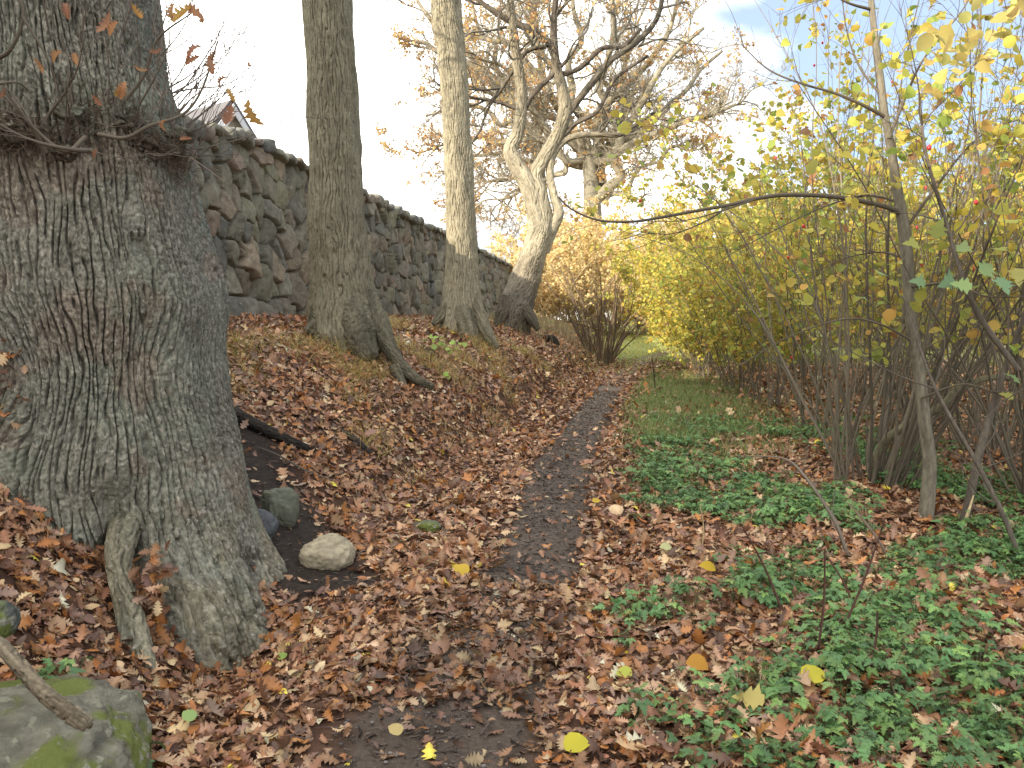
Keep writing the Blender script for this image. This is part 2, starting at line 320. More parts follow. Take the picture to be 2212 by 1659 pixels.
# ---------------------------------------------------------------- the dry stone wall
def stone_face():
    wd = nrm(np.array([.135, 1.0])); wn = np.array([wd[1], -wd[0]])
    HT = 2.8; TK = .62; hf = lambda y: 1-.09*ss(13.5, 10.5, y); S0, S1 = -14.0, 45.0
    root = empty('stone_wall', (wall_x(20), 20, base_z(20)), label='long tall dry stone wall of grey field stones along the bank top', cat='wall')
    # stones: jittered seeds, each with its own turn, stretch and set-back
    r = np.random.default_rng(12); rows = []; y = .0
    seeds = []
    for row in range(8):
        x = S0-1+r.uniform(0, .4); hh = .41
        while x < S1+1:
            wdt = r.choice([.17, .3, .42, .52, .64])*r.uniform(.85, 1.15); seeds.append((x+wdt/2, row*hh+.16+r.uniform(-.14, .14))); x += wdt
    seeds = np.array(seeds); ns = len(seeds)
    sa = r.uniform(-.6, .6, ns); sx = r.uniform(.8, 1.1, ns); sy = r.uniform(.95, 1.4, ns); off = r.uniform(-.05, .06, ns); tx = r.uniform(-.3, .3, ns); ty = r.uniform(-.28, .28, ns); rnd = r.uniform(.3, 1, ns); wgt = r.uniform(-.05, .09, ns)
    pal = np.array([(.19, .178, .145), (.15, .145, .125), (.22, .205, .165), (.20, .16, .13), (.13, .13, .118), (.19, .185, .14), (.22, .185, .145), (.17, .15, .125), (.18, .172, .145)])
    sc_ = pal[r.integers(0, len(pal), ns)]*(1+.2*r.uniform(-1, 1, (ns, 1)))
    order = np.argsort(seeds[:, 0]); seeds = seeds[order]; xs = seeds[:, 0]
    mb = MB()
    for (a, b, st) in ((S0, 6.5, .06), (6.5, 28, .021), (28, S1, .04)):
        s = np.arange(a, b+st*.5, st); v = np.concatenate([np.arange(-.5, HT, max(st, .021)), [HT]])
        Sg, Vg = np.meshgrid(s, v, indexing='ij'); hgt = np.zeros_like(Sg); cg = np.zeros(Sg.shape+(3,))
        for i0 in range(0, len(s), 200):
            sl_ = slice(i0, i0+200); A = Sg[sl_]; B = Vg[sl_]+.03*perlin(A*3, Vg[sl_]*3, 5); A2 = A+.035*perlin(A*4, B*4, 9)+.015*perlin(A*13, B*13, 1)
            lo, hi = np.searchsorted(xs, [A.min()-.9, A.max()+.9]); idx = order[lo:hi]; P = seeds[lo:hi]
            dx = A2[..., None]-P[:, 0]; dy = B[..., None]-P[:, 1]; c, s_ = np.cos(sa[idx]), np.sin(sa[idx])
            X = (dx*c+dy*s_)/sx[idx]; Y = (-dx*s_+dy*c)/sy[idx]
            d = (abs(X)**2.7+abs(Y)**2.7)**(1/2.7)-wgt[idx]
            o2 = np.argpartition(d, 1, axis=-1)[..., :2]; dd = np.take_along_axis(d, o2, -1); sw = dd[..., 0] > dd[..., 1]
            k1 = np.where(sw, o2[..., 1], o2[..., 0]); d1 = dd.min(-1); d2 = dd.max(-1); g_ = d2-d1; kk = idx[k1]
            lx = np.take_along_axis(dx, k1[..., None], -1)[..., 0]; ly = np.take_along_axis(dy, k1[..., None], -1)[..., 0]
            prof = ss(.003, .036, g_)*.15+np.sqrt(np.clip(g_/.2, 0, 1))*.05*rnd[kk]
            hgt[sl_] = prof+(off[kk]+tx[kk]*lx+ty[kk]*ly)*ss(.0, .04, g_)+.018*fbm(A*7, B*7, kk*.37, 4)
            cg[sl_] = sc_[kk]*(1+.22*fbm(A*5, B*5, kk*.7, 3))[..., None]
        base = base_z(Sg); cx = wall_x(Sg)-Vg*.045
        out = hgt-.14
        P3 = np.stack([cx+wn[0]*out, Sg+wn[1]*out, base+Vg*hf(Sg)], -1)
        mb.add(P3, grid_quads(len(s), len(v), False)[:, ::-1], None, cg.reshape(-1, 3))
        # core behind, top and back
        bx = np.stack([np.stack([wall_x(s)-.16-HT*.045, s, base_z(s)+HT*hf(s)-.04], -1), np.stack([wall_x(s)-TK-.1, s, base_z(s)+HT*hf(s)-.04], -1), np.stack([wall_x(s)-TK-.2, s, base_z(s)-.4], -1)], 1)
        mb.add(bx, grid_quads(len(s), 3, False), None, (.12, .115, .1))
    mb.c = [c*np.array([1.08, 1.04, .95]) for c in mb.c]; mb.build('stonework', M_stone, root)
    cb = MB(); x = S0
    iv, iq = ico(2)
    while x < S1:
        wdt = r.uniform(.22, .62); hh = r.uniform(.05, .15)
        for (back, lift) in ((.12, 0), (.46, -.03)):
            n_ = iv*(1+.22*fbm(iv[:, 0]*1.2+x, iv[:, 1]*1.2+back*9, iv[:, 2]*1.2, 3)[:, None]); n_ = np.sign(n_)*abs(n_)**.5
            c, s_ = math.cos(r.uniform(-.3, .3)), math.sin(r.uniform(-.3, .3))
            q = n_*np.array([.27, wdt*.52, hh]); q = np.stack([q[:, 0], q[:, 1]*c-q[:, 2]*s_, q[:, 1]*s_+q[:, 2]*c], -1)
            yy = x+wdt/2; q = q+np.array([wall_x(yy)-back-.11, yy, base_z(yy)+HT*hf(yy)+hh*.35+lift+r.uniform(-.03, .05)])
            cl = pal[r.integers(0, len(pal))]*1.1; cb.add(q, None, iq, cl*(1+.2*perlin(iv[:, 0]*2, iv[:, 1]*2, x)[:, None]))
        x += wdt*.93
    cb.build('coping', M_stone, root)
def ico(sub):
    import bmesh
    bm = bmesh.new(); bmesh.ops.create_icosphere(bm, subdivisions=sub+1, radius=1); bm.verts.ensure_lookup_table()
    v = np.array([x.co[:] for x in bm.verts]); f = np.array([[q.index for q in fc.verts] for fc in bm.faces]); bm.free(); return v, f
stone_face()

# ---------------------------------------------------------------- houses
def box_mb(mb, c, ax, ay, h0, h1, L2, W2, col):
    P = []
    for z in (h0, h1):
        for (i, j) in ((-1, -1), (1, -1), (1, 1), (-1, 1)): P.append(np.array([*(np.array(c)+ax*i*L2+ay*j*W2), z]))
    mb.add(P, [[0, 3, 2, 1], [4, 5, 6, 7], [0, 1, 5, 4], [1, 2, 6, 5], [2, 3, 7, 6], [3, 0, 4, 7]], None, col)
def slab(mb, a, b, c, d, th, col):
    """a sheet a-b-c-d with thickness th, downwards along its normal"""
    a, b, c, d = map(np.array, (a, b, c, d)); n = nrm(np.cross(b-a, d-a))*th
    mb.add([a, b, c, d, a-n, b-n, c-n, d-n], [[0, 1, 2, 3], [7, 6, 5, 4], [0, 4, 5, 1], [1, 5, 6, 2], [2, 6, 7, 3], [3, 7, 4, 0]], None, col)
def gable_house(name, apex, rd, length, half, drop, label, ground, wallc=(.40, .37, .29), roofc=(.13, .125, .13), tiles=True, cat='house', windows=()):
    """apex = front ridge end, rd = ridge direction away from the gable, drop = ridge to eave"""
    rd = nrm(np.array([rd[0], rd[1], 0.])); wdv = np.array([-rd[1], rd[0], 0.]); ap = np.array(apex, float); Z = np.array([0, 0, 1.])
    root = empty(name, (ap[0], ap[1], ground), label=label, cat=cat)
    mb = MB(); ins = .10; A = ap+rd*ins-Z*.14; hb = half-.2; dr = drop*(hb/half); B = ap+rd*(length-ins)-Z*.22
    for P in (A, B):
        mb.add([P, P-wdv*hb-Z*dr, [*(P-wdv*hb)[:2], ground], [*(P+wdv*hb)[:2], ground], P+wdv*hb-Z*dr], [[1, 2, 3, 4]], [[0, 1, 4]], wallc)
    for s in (-1, 1):
        a = A+wdv*hb*s-Z*dr; b = B+wdv*hb*s-Z*dr; mb.add([a, b, [*b[:2], ground], [*a[:2], ground]], [[0, 1, 2, 3]], None, wallc)
    mb.build('wall', M_paint, root, smooth=False)
    rb = MB(); E = ap-Z*drop
    for s in (-1, 1):
        a = ap; b = ap+rd*length; c = b+wdv*half*s-Z*drop; d = a+wdv*half*s-Z*drop
        slab(rb, *((a, b, c, d) if s < 0 else (d, c, b, a)), .12, roofc)
        if tiles:     # overlapping courses of pantiles
            nr = int(np.hypot(half, drop)/.33); dn = (d-a)/nr; up = nrm(np.cross(b-a, d-a)); up = up if up[2] > 0 else -up
            for k in range(nr):
                P0 = a+dn*k+up*.015; P1 = a+dn*(k+1.08)+up*.05; nc = int(length/.24); i = np.arange(nc*4+1)/(nc*4.)*length
                wv = .028*np.cos(i/.24*2*np.pi)
                T0 = P0+rd*i[:, None]+up*wv[:, None]; T1 = P1+rd*i[:, None]+up*wv[:, None]; T2 = T1-up*.05
                q = grid_quads(3, len(i), False); rb.add(np.stack([T0, T1, T2]), q, None, np.array(roofc)*(1+.12*math.sin(k*2.3)))
    # ridge tiles
    limb(rb, [ap+rd*.05+Z*.03, ap+rd*length+Z*.03], [.09, .09], 10, 40, np.array(roofc)*1.2)
    rb.build('roof', M_tile, root, smooth=False)
    bb = MB()
    for s in (-1, 1):      # white barge boards, doubled
        for (o, t, wd_) in ((-.05, .0, .26), (-.11, .20, .14)):
            a = ap+rd*(o)-Z*t; d = a+wdv*(half*1.02)*s-Z*drop*1.02; a2 = a-Z*wd_; d2 = d-Z*wd_
            P = [a, d, d2, a2]; P += [x+rd*.04 for x in P]
            bb.add(P, [[0, 1, 2, 3], [7, 6, 5, 4], [0, 4, 5, 1], [1, 5, 6, 2], [2, 6, 7, 3], [3, 7, 4, 0]], None, (.62, .62, .64))
    bb.build('barge_board', M_paint, root, smooth=False)
    return root
gable_house('house', pt(503, 224, 24), (-.80, .60), 11, 3.6, 4.6, 'cream house with grey tiled gable roof rising behind the stone wall', 1.4)
# unseen house added behind the wall on the left to shade the near path
h2 = gable_house('house', (-10.5, 3.0, 9.6), (-.12, -1), 26, 5, 4.5, 'long pale house added behind the stone wall to cast shade, unseen on the left', 1.4, tiles=False)
wc = pt(1158, 640, 95)
gable_house('cottage', (wc[0]+2.2, 95, wc[2]+1.6), (1, .25), 7, 2.6, 1.6, 'tiny white building far away beside the leaning twisted tree', .3, wallc=(.8, .8, .8), roofc=(.3, .28, .27), tiles=False, cat='building')

# ---------------------------------------------------------------- the huge trunk on the left
def big_trunk():
    Yc = 4.7
    root = empty('oak_tree', (-2.5, Yc, .1), label='huge old furrowed trunk filling the left side, ringed by a tangle of twigs', cat='tree')
    E = [(-60, 335), (0, 340), (100, 352), (170, 372), (205, 392), (250, 398), (290, 398), (350, 410), (430, 428), (500, 442), (600, 470), (650, 484), (710, 482), (770, 480), (850, 491), (950, 516), (1050, 532), (1120, 541), (1200, 560), (1260, 578), (1330, 606)]
    zs, rs = [], []
    cxz = lambda z: -2.5-.07*np.clip(np.asarray(z)-1.6, 0, 9)
    for (y, x) in E:
        yy = 4.5 if y < 1000 else 4.5-(y-1000)/330*.45
        P = pt(x, y, yy); z = P[2]; a = P[0]/P[1]; rs.append(abs(cxz(z)-a*Yc)/math.hypot(1, a)); zs.append(z)
    zs = np.array(zs); rs = np.array(rs); o = np.argsort(zs); zs, rs = zs[o], rs[o]
    zs = np.concatenate([[-.35], zs, [5.5, 9]]); rs = np.concatenate([[rs[0]*1.08], rs, [rs[-1]*.93, rs[-1]*.8]])
    z = np.concatenate([np.arange(-.3, 3.75, .0052), np.arange(3.8, 9, .06)])
    f = np.linspace(-1, 1, 850); th = np.pi*(.55*f+.45*np.sign(f)*abs(f)**3)   # denser towards the path side
    th = th[:-1]; TH, Z = np.meshgrid(th, z)
    r0 = np.interp(Z, zs, rs)
    r0 = np.interp(Z, z, np.convolve(np.pad(np.interp(z, zs, rs), 12, 'edge'), np.ones(25)/25, 'valid')) if True else r0
    deg = np.degrees(TH)
    low = ss(.75, .0, Z)
    lob = .26*np.exp(-((deg-32)/19)**2)*ss(.75, -.05, Z)+.06*np.exp(-((deg-64)/8)**2)*ss(.4, -.05, Z)+.10*np.exp(-((deg-22)/6)**2)*ss(.45, -.05, Z)
    lob -= .10*np.exp(-((deg-46)/6)**2)*ss(.42, 0, Z)+.28*np.exp(-(((deg-8)/6)**2+((Z-.30)/.2)**2))+.09*np.exp(-(((deg-34)/4)**2+((Z-.03)/.13)**2))
    lob -= .05*np.exp(-(((deg-6)/12)**2+((Z-.62)/.10)**2))
    sw = .055*perlin(np.cos(TH)*1.6, np.sin(TH)*1.6, Z*.9+2)+.03*perlin(np.cos(TH)*3, np.sin(TH)*3, Z*2.2+7)
    ring = .05*np.exp(-((Z-2.52+.08*np.sin(TH*2))/.13)**2)*(.5+.8*perlin(np.cos(TH)*4, np.sin(TH)*4, Z*2))
    U = TH*.75
    fan = (U-.2)*(1+.35*np.exp(-((Z-1.25)/.35)**2))
    # knots the furrows flow round
    Uw = fan.copy(); Zw = Z.copy()
    for (ku, kz, kr, ks) in ((.30, 1.98, .14, .06), (-.28, 1.05, .18, .05), (.05, 1.5, .25, .04), (.35, 1.35, .22, .05), (-.1, 2.5, .3, .05), (.1, .72, .2, .05)):
        dd = np.hypot((U-ku), (Z-kz)*.7)/kr; Uw += .7*ks*np.exp(-dd*dd)*np.sign(U-ku)*ss(0, .3, abs(U-ku)/kr)*-1
    h = bark_h(Uw, Zw, .038, 9.0, 1.0, .07)
    h2 = bark_h(Uw*1.0+5, Zw, .026, 3.4, 6.0, .06)
    patch = ss(.0, .5, fbm(U*1.5, Z*1.5, 4, 3)); hh = h*(1-.3*patch)+h2*.3*patch
    cross = ss(.0, .10, abs(perlin(Uw/.11, Zw/.05, 21)))*.05
    rough = .13*fbm(Uw*55, Zw*40, 3, 2)
    big = (1.15+.6*fbm(U*2, Z*1.2, 8, 2)); D = .040*big
    rr = r0+lob+sw*ss(-.2, .5, Z)+ring+(hh+cross+rough-.75)*D
    X = cxz(Z)+rr*np.sin(TH+R(-28)+0)*1.0; Y = Yc-rr*np.cos(TH+R(-28))
    # theta 0 is turned to face the camera
    X = cxz(Z)+rr*(np.cos(TH)*.47+np.sin(TH)*.883); Y = Yc+rr*(-np.cos(TH)*.883+np.sin(TH)*.47)
    V = np.stack([X, Y, Z], -1)
    c = np.zeros(V.shape); c[:] = (.20, .185, .145)
    g1 = ss(-.25, .45, fbm(U*1.6, Z*1.3, 12, 4)); c = mixc(c, (.17, .178, .135), g1*.6)
    edge = ss(25, 75, deg)*ss(.1, .5, Z)*(.5+.5*g1); c = mixc(c, (.165, .18, .15), edge*.8)
    bare = ss(.05, .3, fbm(U*2.2, Z*2.4, 31, 4)+.35*np.exp(-(((Z-1.62)/.32)**2+((U-.02)/.5)**2))-.15); c = mixc(c, (.21, .155, .115), bare*.5)
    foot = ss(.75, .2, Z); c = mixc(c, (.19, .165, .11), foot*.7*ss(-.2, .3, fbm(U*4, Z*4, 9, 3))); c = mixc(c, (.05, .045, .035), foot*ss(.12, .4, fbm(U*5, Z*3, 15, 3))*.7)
    flake = fbm(Uw*45, Zw*22, 5, 2); c = c*(1+.5*np.clip(flake, -1, 1.2))[..., None]*(1+.25*np.clip(fbm(Uw*14, Zw*5, 8, 3), -1, 1))[..., None]
    c = mixc(c, (.30, .27, .22), ss(.35, .7, flake)*.8)
    nth = len(th)
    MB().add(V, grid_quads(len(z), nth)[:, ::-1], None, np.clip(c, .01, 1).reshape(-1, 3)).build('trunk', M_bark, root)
    def surf(deg_, z_):
        t = R(deg_); r = np.interp(z_, zs, rs); d = np.array([math.cos(t)*.47+math.sin(t)*.883, -math.cos(t)*.883+math.sin(t)*.47, 0]); return np.array([cxz(z_), Yc, z_])+d*r, d
    # gnarled roots that reach the leaves
    cw = (.16, .145, .10)
    for (P, r_) in ((((285, 1090, 4.35), (262, 1165, 3.95), (258, 1240, 3.78), (275, 1310, 3.68), (290, 1380, 3.58), (300, 1470, 3.46)), (.09, .065, .042, .046, .055, .07)),):
        mb = MB(); limb(mb, [pt(*q) for q in P], r_, 60, 120, cw, per=.05, depth=.026, asp=3, seed=len(P)+P[0][0]*.01, cvar=.35)
        mb.build('root', M_bark, root)
    # low limb stubs and shoots round the burr
    tw = MB(); lv = MB()
    big_b = [([(-20, 130, 3.9), (30, 100, 3.85), (45, 20, 3.8), (20, -60, 3.8)], .022), ([(100, 330, 3.9), (60, 260, 3.8), (-5, 170, 3.7)], .026), ([(190, 300, 3.85), (140, 312, 3.75), (80, 280, 3.7), (20, 190, 3.6)], .024),
             ([(200, 320, 3.85), (150, 318, 3.7), (60, 300, 3.6), (-40, 250, 3.5)], .022), ([(220, 290, 3.85), (270, 300, 3.75), (330, 275, 3.75), (395, 245, 3.8), (430, 185, 3.8), (470, 90, 3.8)], .020),
             ([(280, 215, 3.95), (305, 150, 3.9), (345, 70, 3.85), (425, 30, 3.8)], .017), ([(90, 260, 3.95), (140, 190, 3.85), (175, 120, 3.8), (185, 0, 3.75)], .012), ([(300, 230, 3.9), (340, 150, 3.8), (360, 90, 3.8), (362, -20, 3.8)], .008),
             ([(60, 30, 3.8), (95, 120, 3.8), (140, 230, 3.9)], .014), ([(0, 185, 3.8), (40, 180, 3.8), (70, 205, 3.9)], .012), ([(170, 318, 3.85), (260, 340, 3.75), (350, 335, 3.8), (470, 335, 3.75)], .006)]
    allp = []
    for i, (P, r_) in enumerate(big_b):
        Q, _ = limb(tw, [pt(*q)+rng.normal(size=3)*.012 for q in P], np.linspace(r_*.55, r_*.16, len(P)), 8, 40, (.13, .108, .08), seed=i*3.1)
        allp.append(catmull(Q, 10))
    S, D = [], []
    for k in range(62):
        right = k < 20
        dg = rng.uniform(60, 104) if right else rng.uniform(-45, 75); zz = rng.uniform(2.45, 2.9) if right else rng.choice([rng.uniform(2.35, 2.62), rng.uniform(2.35, 3.2)])
        p0, d = surf(dg, zz); S.append(p0); D.append(d*(1.0 if right else .6)+np.array([.25 if right else rng.uniform(-.5, .5), -.1, rng.uniform(-.1, 2.2)]))
    S = np.array(S); Ln = rng.uniform(.3, .95, len(S)); P1 = grow(S, np.array(D), Ln, 10, .075, .07)
    tubes(tw, P1, rng.uniform(.003, .006, len(S)), .001, 5, (.15, .125, .10)); P1 = np.concatenate([P1, np.array(allp)])
    S2, D2, t, i_ = spawn(P1, 3, .2, .95, .6); P2 = grow(S2, D2, rng.uniform(.08, .42, len(S2)), 7, .11, .05); tubes(tw, P2, .0026, .0008, 4, (.19, .15, .12))
    S3, D3, t, i_ = spawn(P2, 1, .3, .95, .7); P3 = grow(S3, D3, rng.uniform(.04, .15, len(S3)), 4, .1, .05); tubes(tw, P3, .0016, .0007, 3, (.2, .16, .13))
    # matted fibres on the burr
    n = 2400; dgs = rng.uniform(-50, 62, n); zz = rng.normal(2.50, .07, n)+.05*np.sin(dgs*.1); SS = []; DD = []
    for a, b in zip(dgs, zz):
        p0, d = surf(a, b); SS.append(p0+d*rng.uniform(.0, .07)); DD.append(d*.4+rng.normal(size=3)*.8+np.array([0, 0, -.3]))
    PF = grow(np.array(SS), np.array(DD), rng.uniform(.04, .14, n), 6, .45); tubes(tw, PF, rng.uniform(.001, .003, n), .0008, 3, (.13, .095, .065), .5)
    tw.build('twig_tangle', M_twig, root)
    lb = MB(); iv, iq = ico(3)
    for k in range(26):
        p0, d = surf(rng.uniform(-50, 66), rng.normal(2.5, .05)); s = rng.uniform(.04, .085)
        lb.add(iv*(1+.5*fbm(iv[:, 0]*2+k, iv[:, 1]*2, iv[:, 2]*2, 4)[:, None])*s*np.array([1.1, 1.1, .7])+p0+d*.0, None, iq, (.08, .065, .045))
    lb.build('burr', M_bark, root)
    # dead oak leaves still hanging
    spots = [(395, 10, 3.8, .13), (415, 15, 3.78, .12), (375, 5, 3.82, .1), (140, 5, 3.7, .08), (240, 30, 3.7, .11), (285, 15, 3.7, .1), (255, 45, 3.7, .08), (75, 125, 3.7, .07), (133, 110, 3.7, .07), (160, 115, 3.7, .07), (200, 205, 3.65, .06), (270, 175, 3.6, .08), (262, 182, 3.6, .06),
             (320, 155, 3.7, .06), (500, 235, 3.7, .13), (530, 215, 3.7, .13), (435, 95, 3.8, .1), (450, 120, 3.8, .09), (465, 110, 3.8, .07), (430, 120, 3.8, .08), (536, 138, 3.8, .05), (487, 165, 3.8, .07), (490, 190, 3.8, .07), (415, 300, 3.6, .06), (15, 190, 3.6, .05), (355, 258, 3.7, .05), (210, 320, 3.7, .05), (440, 45, 3.8, .08), (350, 110, 3.7, .06)]
    pos = np.array([pt(a, b, c) for a, b, c, _ in spots]); sz = np.array([s[3] for s in spots])*.95; nl = len(pos)
    nv = nrm(rng.normal(size=(nl, 3))*.6+np.array([0, -1, .2])); xax = nrm(np.cross(nv, np.cross(np.array([[0, 0, -1.]])+rng.normal(size=(nl, 3))*.5, nv)))
    M = np.stack([xax, np.cross(nv, xax), nv], -1)
    scatter(lv, *OAK3, pos, M, sz, rng.uniform(-1.3, 1.3, nl), rng.uniform(.3, 1.4, nl), pick([(.40, .20, .09, 3), (.33, .16, .09, 2), (.46, .27, .08, 1)], nl), shade=VEIN(OAK3), ysc=rng.uniform(.6, 1, nl))
    lv.build('hanging_leaves', M_leaf, root)
big_trunk()

# ---------------------------------------------------------------- standing trunks behind it
def crown(br, lv, starts, dirs, lens, r0, levels, leafn=0, pal=None, lsize=.1, twcol=(.17, .15, .12), wig=.17, up=.05, sides=6, kids=(6, 7, 6), droop=0, leafclump=None, rmin=.003):
    P = grow(np.array(starts), np.array(dirs), np.array(lens, float), 12, wig, up); tubes(br, P, r0, np.asarray(r0)*.25, sides, twcol); rad = np.asarray(r0)*np.ones(len(P)); Ls = np.array(lens, float)
    tips = [P]
    for lv_ in range(levels):
        S, D, t, i = spawn(P, kids[lv_], .22, 1.0, .85, .25)
        Ls = Ls[i]*(.55-.25*(t-.3))*rng.uniform(.6, 1.15, len(i)); rad = np.maximum(rad[i]*(1-.7*t)*.62, rmin)
        P = grow(S, D, Ls, 8 if lv_ < 2 else 6, wig*1.15, up*.6, droop); tubes(br, P, rad, rad*.3, 5 if lv_ == 0 else (4 if lv_ == 1 else 3), twcol)
        tips.append(P)
    if leafn:
        T = tips[-1]; i = rng.integers(0, len(T), leafn*3)
        if leafclump: m_ = T[i, 0]; keep = fbm(m_[:, 0]*leafclump, m_[:, 1]*leafclump, m_[:, 2]*leafclump, 2) > .12; i = i[keep]
        i = i[:leafn]; j = rng.integers(2, T.shape[1], len(i)); pos = T[i, j]+rng.normal(size=(len(i), 3))*.05
        M = rot_from(nrm(rng.normal(size=(len(i), 3))), rng.uniform(0, 6.28, len(i)))
        scatter(lv, *ROUND, pos, M, lsize*rng.uniform(.7, 1.3, len(i)), rng.uniform(-.5, .5, len(i)), rng.uniform(0, .6, len(i)), pick(pal, len(i)))
    return tips
OAKPAL = [(.58, .36, .15, 3), (.50, .27, .12, 2), (.62, .47, .19, 2)]
def std_trunk(edges, Y, label, col, roots, per, seed, top, crown_seed, lean=0):
    base = pt((edges[-1][1]+edges[-1][2])/2, edges[-1][0], Y); root = empty('tree', base, label=label, cat='tree', group='tall bare trunks standing in a row in front of the wall')
    root['category'] = 'tree'
    P = []; r_ = []
    for (y, a, b) in edges[::-1]: P.append(pt((a+b)/2, y, Y)); r_.append(pwid((b-a)/2, Y)*1.02)
    P.insert(0, P[0]-np.array([0, 0, .25])); r_.insert(0, r_[0]*1.05)
    d = P[-1]-P[-2]; d = d/np.linalg.norm(d)
    while P[-1][2] < top: P.append(P[-1]+d*.9+np.array([.02, 0, 0])); r_.append(r_[-1]*.95)
    mb = MB(); zz = np.array([p[2] for p in P]); zg = np.linspace(zz[0], zz[-1], 40)
    PP = np.stack([np.interp(zg, zz, [p[k] for p in P]) for k in range(3)], 1); rr = np.interp(zg, zz, r_)
    limb(mb, PP, rr, 420, 1000, col, per=per, depth=.030, asp=6.5, seed=seed, wob=.05)
    mb.build('trunk', M_bark2, root)
    for k, (pts, rad) in enumerate(roots):
        mb = MB(); limb(mb, [pt(*q) for q in pts], rad, 60, 140, np.array(col)*.6, per=per, depth=.026, asp=4, seed=seed+k, cvar=.3); mb.build('root', M_bark2, root)
    return root, P, r_
r2, P2_, R2_ = std_trunk([(-40, 656, 752), (0, 658, 755), (100, 664, 762), (200, 669, 769), (400, 673, 777), (550, 673, 793), (620, 672, 805), (670, 670, 818), (710, 672, 838)], 10.0,
          'second trunk from the left, straight and ridged, its long root running down the bank', (.20, .18, .125),
          [(((790, 640, 9.9), (818, 705, 9.75), (850, 765, 9.6), (890, 812, 9.45), (935, 836, 9.35)), (.15, .12, .075, .055, .03)),
           (((755, 660, 9.8), (775, 730, 9.6), (800, 775, 9.45)), (.22, .2, .1)), (((700, 660, 9.85), (690, 700, 9.75), (668, 722, 9.65)), (.16, .14, .08)),
           (((850, 790, 9.4), (872, 840, 9.3), (885, 875, 9.2)), (.06, .05, .03))], .046, 3.0, 8.5, 1)
r3, P3_, R3_ = std_trunk([(-40, 934, 990), (0, 933, 993), (60, 938, 996), (110, 948, 1003), (200, 955, 1010), (400, 963, 1022), (550, 966, 1028), (620, 963, 1034), (680, 955, 1042), (705, 948, 1052)], 15.5,
          'third trunk from the left, slimmer pale straight trunk with the shadow edge across it', (.27, .24, .17),
          [(((1020, 640, 15.4), (1040, 690, 15.2), (1058, 730, 15.0), (1075, 752, 14.9)), (.13, .12, .09, .03)), (((970, 650, 15.4), (955, 680, 15.3), (935, 700, 15.2)), (.12, .11, .05)), (((1000, 670, 15.3), (1010, 720, 15.0), (1020, 745, 14.9)), (.2, .17, .08))], .055, 9.0, 9.5, 2)
for (rt, P, Rr, tcol, nL) in ((r2, P2_, R2_, (.17, .15, .12), 9), (r3, P3_, R3_, (.19, .17, .13), 9)):
    br, lf = MB(), MB(); top = P[-1]
    st = [top-np.array([0, 0, rng.uniform(0, 1.4)]) for _ in range(nL)]; an = np.linspace(0, 6.28, nL, endpoint=False)+.3
    dr = [np.array([math.cos(a), math.sin(a), rng.uniform(.2, .9)]) for a in an]
    crown(br, lf, st, dr, rng.uniform(3.2, 4.6, nL), .09, 3, 500, OAKPAL, .09, tcol, .16, .02, 7, (5, 5, 5), .12)
    br.build('branches', M_twig, rt); lf.build('foliage', M_leaf, rt)

